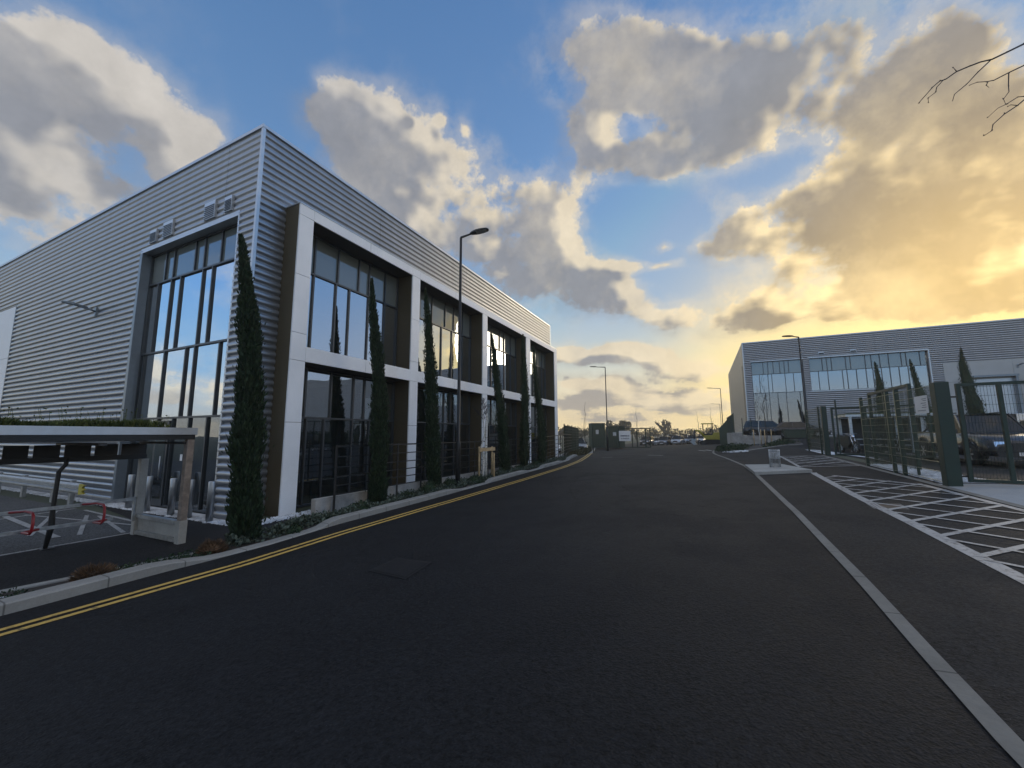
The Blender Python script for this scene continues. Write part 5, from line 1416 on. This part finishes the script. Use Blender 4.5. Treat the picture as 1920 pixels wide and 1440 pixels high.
cypress('cypress tree right of the staked birch, leaning left', -8.42, 16.8, .34, (-.1, -1.2, 6.35), .225, 6000, 4, CG)
cypress('dark upright cypress tree in front of the third and fourth white framed bays', -8.42, 19.1, .36, (0, -.05, 7.15), .235, 5000, 5, CG)
cypress('cypress tree before the last white framed bay, farthest along the left kerb', -8.45, 21.6, .38, (-.1, -.85, 6.85), .235, 4500, 6, CG)
G2 = 'cypress trees in the right lot'
cypress('cypress tree rising above the open mesh gate in front of the window band', 10.4, 32.9, 1.0, (-.1, 0, 5.7), .33, 3000, 7, G2)
cypress('thin leaning cypress tree just left of the white sign, before the window band', 13.2, 34.2, 1.0, (-.8, -.2, 5.9), .30, 3000, 8, G2)
cypress('cypress tree in front of the white loading bay, behind the pickup truck', 15.7, 35.2, 1.05, (-.4, -.2, 6.5), .42, 4000, 9, G2)

# leaf mass of shrubs
def shrub(name, label, cat, x, y, rad, h, mat, seed, n=900, group=None, blade=False):
    r = random.Random(seed); mb = MB(); z = gz(x, y) + .02
    for _ in range(n):
        a = r.uniform(0, 2 * pi); u = r.random(); ph_ = math.acos(1 - u * .98); rr = r.uniform(.55, 1.05) * (1 + .12 * sin(3 * a + seed))
        p = Vector((cos(a) * sin(ph_) * rad * rr, sin(a) * sin(ph_) * rad * rr, cos(ph_) * h * rr))
        if blade:
            d = (p.normalized() + Vector((r.uniform(-.3, .3), r.uniform(-.3, .3), .3))).normalized(); L = rad * r.uniform(.25, .5); w = .008
        else:
            d = Vector((r.uniform(-1, 1), r.uniform(-1, 1), r.uniform(-.4, 1))).normalized(); L = r.uniform(.03, .06); w = L * .6
        s = d.cross(Vector((r.uniform(-1, 1), r.uniform(-1, 1), .2))).normalized() * w / 2
        i = len(mb.v); mb.v += [tuple(p - d * L / 2), tuple(p + s), tuple(p + d * L / 2), tuple(p - s)]
        mb.face((i, i + 1, i + 2, i + 3))
    core = [(rad * .55, .0), (rad * .75, h * .3), (rad * .55, h * .62), (rad * .2, h * .78)]
    mb.lathe((0, 0, 0), core, 9, smooth=False)
    o = mb.build(name, mat, loc=(x, y, z)); tag(o, label, cat, group); return o
SG = 'dark rounded shrubs in the planted bed'
for k, (x, y, rd, hh_, l) in enumerate([(-8.1, 7.75, .30, .30, 'dark rounded shrub in front of the low wall, left of the second cypress'), (-7.95, 5.75, .27, .20, 'low dark shrub just right of the nearest cypress at the path edge'), (-8.15, 6.75, .25, .16, 'flat dark shrub at the near end of the low wall'),
    (-8.35, 11.0, .33, .42, 'dark rounded shrub immediately left of the third cypress'), (-8.35, 9.9, .26, .24, 'small dark shrub midway between the second and third cypress'), (-8.45, 12.3, .28, .36, 'dark shrub at the foot of the tall street lamp'),
    (-8.2, 13.7, .36, .30, 'dark shrub between the street lamp and the staked birch'), (-8.3, 16.2, .28, .32, 'dark shrub just left of the leaning cypress right of the birch'), (-8.25, 18.0, .30, .34, 'dark shrub between the fourth and fifth cypress'), (-8.3, 20.4, .30, .34, 'dark shrub between the fifth and last cypress')]):
    shrub('shrub', l, 'shrub', x, y, rd, hh_, M['shrub'], 20 + k, 1500, SG)
RG = 'rusty tufts by the left kerb'
shrub('sedge_tuft', 'larger rusty brown tuft on the kerb near the left edge', 'sedge', -8.12, 2.82, .24, .19, M['rust'], 41, 2200, RG, True)
shrub('sedge_tuft', 'rusty brown tuft close left of the nearest cypress', 'sedge', -7.98, 4.28, .22, .20, M['rust'], 42, 2000, RG, True)
# silver ground cover, too many small leaves to count
r = random.Random(77); mb = MB()
def cover_leaf(x, y, z, s):
    d = Vector((r.uniform(-1, 1), r.uniform(-1, 1), r.uniform(.1, 1.2))).normalized()
    sd = d.cross(Vector((r.uniform(-1, 1), r.uniform(-1, 1), .1))).normalized() * s * .3
    i = len(mb.v); p = Vector((x, y, z)); mb.v += [tuple(p), tuple(p + d * s * .5 + sd), tuple(p + d * s), tuple(p + d * s * .5 - sd)]
    mb.face((i, i + 1, i + 2, i + 3))
for _ in range(26000):
    y = 4.6 + 26 * r.random() ** 1.25; xr = interp(KERB, y) - .04
    x = xr - (xr + 8.68 if y < 24 else .9) * r.random() if y > 7 else xr - .45 * r.random()
    m_ = .5 + .5 * sin(x * 5 + y * 1.7) * sin(y * 2.3) 
    if r.random() > .25 + .75 * m_ or (y < 7 and r.random() < .5): continue
    cover_leaf(x, y, gz(x, y) + .03 + r.random() * (.07 + .16 * m_), r.uniform(.05, .11))
o = mb.build('ground_cover', M['silver']); o['kind'] = 'stuff'
mb = MB()
for _ in range(3200):
    y = r.uniform(-1, 4.4); x = interp([(-1, -8.1), (2, -8.15), (4.4, -7.95)], y) + r.uniform(-.35, .3)
    if (sin(y * 4) + sin(y * 1.9 + 1)) < -.2 + r.random() * .6 - .3: continue
    cover_leaf(x, y, gz(x, y) + .01 + r.random() * .07, r.uniform(.03, .06))
o = mb.build('bed_plants', M['shrub']); o['kind'] = 'stuff'
mb = MB()
for _ in range(7000):
    y = 26.6 + 12 * r.random(); xa, xb = interp([(26.4, .75), (28, .62), (30, .72), (32, 1.05), (34, 1.8), (36, 3.1), (38.6, 5.1)], y), interp([(26.4, 1.85), (28, 2.52), (32, 4.37), (38.6, 7.0)], y)
    x = r.uniform(xa, xb); m_ = sin(x * 3 + y) * sin(y * 1.3 + x)
    if m_ < .1: continue
    cover_leaf(x, y, gz(x, y) + .02 + r.random() * .35 * m_, r.uniform(.06, .13))
o = mb.build('island_plants', M['shrub']); o['kind'] = 'stuff'
stones('white_gravel', lambda q: (q.uniform(1.0, 2.3), q.uniform(26.3, 27.6)), 160, .06, M['gravel'], 9, .02)

# bare trees
def bare(name, label, x, y, z, h, seed, mat, trunk=.05, spread=.35, levels=3, kids=5, group=None, lean=(0, 0), fork=.45, pale=None, thin=1.0):
    r = random.Random(seed); t = thing(name, label, 'tree', (x, y, z), 0, group)
    tr = MB(); tw = MB()
    top = Vector((lean[0], lean[1], h))
    N_ = 7; pts = [top * (k / N_) + Vector((r.uniform(-1, 1), r.uniform(-1, 1), 0)) * h * .012 * k ** .5 for k in range(N_ + 1)]
    tr.tube(pts, [trunk * (1 - .82 * k / N_) for k in range(N_ + 1)], 8)
    def grow(p, d, L, rad, lv):
        n = 4; q = p; P = [p]; dd = d
        for k in range(n):
            dd = (dd + Vector((r.uniform(-1, 1), r.uniform(-1, 1), r.uniform(-.4, .8))) * .22).normalized(); q = q + dd * L / n; P.append(q)
        tw.tube(P, [rad * (1 - .75 * k / n) for k in range(n + 1)], 4 if lv else 5, cap=False)
        if lv <= 0: return
        for k in range(kids):
            f = r.uniform(.3, 1.0); b = P[min(n, int(f * n))]
            nd = (dd + Vector((r.uniform(-1, 1), r.uniform(-1, 1), r.uniform(-.2, .7))) * .9).normalized()
            grow(b, nd, L * r.uniform(.4, .65), rad * .5, lv - 1)
    for k in range(int(9)):
        f = fork + (1 - fork) * (k + .5) / 9; b = top * f
        a = k * 2.4 + r.random(); d = Vector((cos(a) * spread * 2, sin(a) * spread * 2, .9)).normalized()
        grow(b, d, h * spread * (1.15 - f) * 1.6, trunk * (1 - .8 * f) * .7 * thin, levels - 1)
    tr.build('trunk', mat, t); tw.build('crown', M['twig'], t)
    return t
bx_, by_ = -8.25, 14.6
bt_ = bare('birch_tree', 'young white barked birch between timber stakes beside the street lamp', bx_ - .08, by_ - .1, gz(bx_, by_), 3.3, 5, M['birch'], .06, .28, 3, 5, None, (.0, .05), .72)
mb = MB(); mb.tube([(.06, .18, 0), (.1, .12, 1.2), (.06, .22, 2.2), (.1, .2, 3.0)], [.07, .06, .055, .02], 8); mb.build('second_stem', M['birch'], bt_)
stk = thing('tree_stake', 'pale timber stakes and crossbar holding the white barked birch', 'tree stake', (bx_, by_, gz(bx_, by_)))
for dx, dy, h_ in ((.0, -.5, 1.42), (.0, .58, 1.40), (.3, .2, 1.15)):
    mb = MB(); mb.lathe((dx, dy, 0), [(.045, -.02), (.045, h_ - .03), (.03, h_)], 10); mb.build('stake', M['stake'], stk)
mb = MB(); mb.box(.05, .09, -.62, .72, 1.22, 1.36); mb.build('crossbar', M['stake'], stk)
for x, y, h_, s, l in ((3.74, 34.6, 4.4, 61, 'pale stemmed staked sapling on the left, before the low concrete wall'), (4.45, 36.9, 5.6, 62, 'taller dark stemmed staked sapling on the right, before the corner window')):
    bare('sapling', l, x, y, gz(x, y), h_, s, M['birch'] if s == 61 else M['bark'], .035, .16, 3, 4, 'bare saplings by the far unit', (.1, 0), .3)
    for k, dx in enumerate((-.35, .35)):
        o = MB(); o.lathe((x + dx, y - .1, gz(x, y)), [(.035, 0), (.035, 1.2)], 8); o.box
        tag(o.build('tree_stake', M['stake']), ('left' if k == 0 else 'right') + (' timber stake of the left bare sapling' if s == 61 else ' timber stake of the right bare sapling'), 'tree stake')
for x, y, h_, s, l in ((-14.2, 52, 6.4, 63, 'very thin bare tree behind the far left fence, left of the distant street lamp'), (-9.6, 66, 6.2, 64, 'very thin bare tree above the white banner'), (-.6, 96, 7.2, 65, 'thin leaning bare tree between the oak and the digger'), (1.3, 78, 6.4, 66, 'very thin bare tree above the digger')):
    bare('bare_tree', l, x, y, gz(x, y), h_, s, M['bark'], .05, .13, 2, 3, 'thin bare trees in the distance', (-.5 if s == 65 else .1, 0), .25, thin=.6)

# tree overhanging the top right corner: trunk off to the right, limbs and twigs reaching into view
tt = thing('bare_tree', 'bare overhanging tree whose dark twigs reach into the top right corner of the sky', 'tree', (0, 0, 0))
mb = MB(); mb.tube([(6.9, 7.3, gz(6.9, 7.3) - .05), (6.85, 7.3, 2.6), (6.7, 7.25, 4.6), (6.5, 7.2, 7.2)], [.13, .11, .085, .04], 12); mb.build('trunk', M['bark'], tt)
LIMBS = [([(6.75, 7.27, 4.4), (5.9, 7.1, 6.0), (4.9, 6.85, 6.85), (4.2, 6.62, 7.0), (3.75, 6.46, 6.74)], .030, .012), ([(6.75, 7.26, 4.2), (5.8, 7.05, 5.5), (4.8, 6.8, 6.5), (4.2, 6.6, 6.66), (3.71, 6.44, 6.45)], .026, .009), ([(6.78, 7.26, 3.8), (5.7, 7.0, 5.0), (4.7, 6.75, 5.95), (4.1, 6.55, 6.12), (3.65, 6.41, 6.04)], .024, .008)]
mb = MB()
for P, a, b in LIMBS: mb.tube(P, [a + (b - a) * k / 4 for k in range(5)], 7)
mb.build('limb', M['bark'], tt)
TW = [[(3.75,6.46,6.74),(3.56,6.37,6.63),(3.37,6.27,6.53),(3.25,6.21,6.49),(3.11,6.15,6.44),(2.98,6.09,6.37),(2.84,6.02,6.27),(2.78,5.99,6.24),(2.69,5.95,6.17),(2.52,5.87,5.96)],
 [(2.82,6.01,6.26),(2.74,5.97,6.16),(2.71,5.96,6.1),(2.63,5.92,6.02),(2.62,5.91,5.96)],[(3.36,6.27,6.52),(3.2,6.19,6.35),(3.06,6.13,6.21),(2.92,6.06,6.07),(2.88,6.04,5.98)],
 [(3.71,6.44,6.45),(3.54,6.35,6.35),(3.35,6.26,6.25),(3.29,6.23,6.23),(3.17,6.18,6.23),(3.09,6.14,6.19)],[(3.53,6.35,6.34),(3.51,6.34,6.18),(3.49,6.33,6.1),(3.43,6.3,6.0),(3.44,6.31,5.94)],
 [(3.65,6.41,6.04),(3.59,6.38,6.03),(3.44,6.31,5.94),(3.35,6.26,5.88),(3.22,6.2,5.76)],[(3.64,6.4,5.99),(3.57,6.37,5.92),(3.4,6.29,5.81),(3.27,6.22,5.67),(3.23,6.2,5.59),(3.15,6.17,5.53)],
 [(2.98,6.09,6.37),(2.95,6.08,6.43)],[(3.57,6.37,5.92),(3.5,6.34,5.93),(3.46,6.32,5.91)],[(3.29,6.23,6.23),(3.27,6.22,6.18),(3.29,6.23,6.15)]]
r = random.Random(5)
for k, P in enumerate(TW):
    mb = MB(); R0 = .0105 if k == 0 else (.0075 if k in (2, 3, 6) else .0055)
    P = [Vector(p) + Vector((-.006, .004, .008)) * (1 if j % 2 else -1) * (.6 if 0 < j < len(P) - 1 else 0) for j, p in enumerate(P)]
    mb.tube(P, [R0 * (1 - .62 * j / (len(P) - 1)) for j in range(len(P))], 6)
    for p in P[1:]:
        if r.random() < .8: mb.tube([p, p + Vector((r.uniform(-.014, .014), r.uniform(-.01, .01), r.uniform(-.006, .02)))], [.007, .003], 5)
    mb.build('twig', M['twig'], tt)

# distant trees: each with its own crown
def fartree(label, x, y, h, w, seed, n=260, bareish=False, group='trees on the far side of the yard'):
    r = random.Random(seed); z = gz(x, y) - .3; t = thing('distant_tree', label, 'tree', (x, y, z), 0, group)
    mb = MB(); mb.tube([(0, 0, 0), (r.uniform(-.1, .1), 0, h * .5), (r.uniform(-.2, .2), 0, h * .8)], [.28 * h / 5, .2 * h / 5, .05], 6)
    for k in range(6): a = k * 1.1; mb.tube([(0, 0, h * .35), (cos(a) * w * .3, sin(a) * w * .3, h * .7)], [.1, .03], 4)
    mb.build('trunk', M['bark'], t)
    mb = MB(); lumps = [(r.uniform(-.5, .5) * w, r.uniform(-.3, .3) * w, h * r.uniform(.35, .85), r.uniform(.2, .38) * w) for _ in range(8)]
    for _ in range(n):
        lx, ly, lz, lr = r.choice(lumps); d = Vector((r.gauss(0, 1), r.gauss(0, 1), r.gauss(0, 1))).normalized() * lr * r.random() ** .4
        p = Vector((lx, ly, lz)) + Vector((d.x, d.y, d.z * .8)); p.z = max(p.z, .15 * h); s = r.uniform(.15, .42) * (h / 5)
        a, b = Vector((r.gauss(0, 1), r.gauss(0, 1), r.gauss(0, 1))).normalized(), Vector((r.gauss(0, 1), r.gauss(0, 1), r.gauss(0, 1))).normalized()
        i = len(mb.v); mb.v += [tuple(p + a * s), tuple(p + b * s), tuple(p - a * s), tuple(p - b * s)]; mb.face((i, i + 1, i + 2, i + 3))
    mb.build('crown', M['fartree'], t)
def polar(px, d):
    q = (px - 960) / 748 * d; return q * cos(CAM_YAW) - d * sin(CAM_YAW), q * sin(CAM_YAW) + d * cos(CAM_YAW)
k = 0
for px in range(1048, 1402, 11):
    d = 150 + 25 * ((k * 7) % 5) / 5; x, y = polar(px + rnd.uniform(-3, 3), d)
    h = 3.4 + rnd.uniform(0, 1.5) + (1.8 if px < 1075 or 1085 < px < 1110 else 0)
    if 1140 < px < 1175: h += 4.2
    if 1340 < px < 1400: h += 1.0
    fartree('distant tree', x, y, h, 5.2, 100 + k, 240); k += 1
for px in (990, 1005, 1030, 1420, 1450): 
    x, y = polar(px, 160); fartree('distant tree', x, y, 5.5, 6, 300 + px, 240)
def ordw(i): return ['first', 'second', 'third', 'fourth', 'fifth', 'sixth', 'seventh', 'eighth', 'ninth', 'tenth', 'eleventh', 'twelfth', 'thirteenth', 'fourteenth', 'fifteenth', 'sixteenth', 'seventeenth', 'eighteenth', 'nineteenth', 'twentieth'][i] if i < 20 else 'twenty ' + ordw(i - 20)
fts = sorted([o for o in COL.objects if o.name.startswith('distant_tree')], key=lambda o: math.atan2(o.location.x, o.location.y))
for i, o in enumerate(fts): o['label'] = 'low bushy tree, %s from the left in the far tree line' % ordw(i)
x, y = polar(1247, 170)
ok = bare('oak_tree', 'big stag headed bare oak standing above the far tree line', x, y, gz(x, y) - .3, 8.0, 71, M['bark'], .85, .42, 3, 5, None, (0, 0), .22, thin=1.6)
mb = MB(); r = random.Random(8)
for k in range(9):
    a = k * .7 + r.random(); L = r.uniform(2.0, 3.6); d = Vector((cos(a) * 1.1, sin(a) * .5, r.uniform(.4, 1.0))).normalized(); P = [Vector((0, 0, 2.4 + .35 * k))]
    for j in range(4): d = (d + Vector((r.uniform(-.4, .4), 0, r.uniform(-.2, .6)))).normalized(); P.append(P[-1] + d * L / 4)
    mb.tube(P, [.40, .34, .26, .18, .10], 6)
mb.build('main_limb', M['bark'], ok)
# dark hedge in the right lot behind the truck
mb = MB(); r = random.Random(12)
for _ in range(9000):
    x = 14 + 22 * r.random(); y = 33.5 + r.uniform(-.5, .5); z = 1.02 + 1.5 * r.random() ** .7 + .12 * sin(x * 3)
    p = Vector((x, y, z)); s = r.uniform(.05, .12); a, b = Vector((r.gauss(0, 1), r.gauss(0, 1), r.gauss(0, 1))).normalized(), Vector((r.gauss(0, 1), r.gauss(0, 1), r.gauss(0, 1))).normalized()
    i = len(mb.v); mb.v += [tuple(p + a * s), tuple(p + b * s * .6), tuple(p - a * s), tuple(p - b * s * .6)]; mb.face((i, i + 1, i + 2, i + 3))
mb.box(14, 36, 33.15, 33.85, 1.0, 2.3)
tag(mb.build('hedge', M['shrub']), 'dark clipped hedge behind the pickup truck on the right', 'hedge')

# rough grass and brambles along the far left kerb
mb = MB(); r = random.Random(15)
for _ in range(5200):
    y = 30 + 20 * r.random(); xr = interp(KERB, y); x = xr - .15 - 1.1 * r.random(); z = gz(x, y) + .03 + r.random() ** 1.5 * .55
    p = Vector((x, y, z)); s_ = r.uniform(.04, .10); a, b = Vector((r.gauss(0, 1), r.gauss(0, 1), r.gauss(0, 1))).normalized(), Vector((r.gauss(0, 1), r.gauss(0, 1), r.gauss(0, 1))).normalized()
    i = len(mb.v); mb.v += [tuple(p + a * s_), tuple(p + b * s_ * .6), tuple(p - a * s_), tuple(p - b * s_ * .6)]; mb.face((i, i + 1, i + 2, i + 3))
o = mb.build('rough_grass', M['fartree']); o['kind'] = 'stuff'

# ---------------------------------------------------------------- the air: even thin haze over the whole site
m = bpy.data.materials.new('haze'); m.use_nodes = True; t_ = m.node_tree; t_.nodes.clear()
pv = t_.nodes.new('ShaderNodeVolumePrincipled'); pv.inputs['Density'].default_value = HAZE; pv.inputs['Color'].default_value = (.95, .90, .82, 1); pv.inputs['Anisotropy'].default_value = .45
ou = t_.nodes.new('ShaderNodeOutputMaterial'); t_.links.new(pv.outputs[0], ou.inputs['Volume'])
hz = MB().box(-320, 320, -150, 420, -3.5, 16).build('haze', m); hz['kind'] = 'stuff'
sc.cycles.volume_bounces = 0
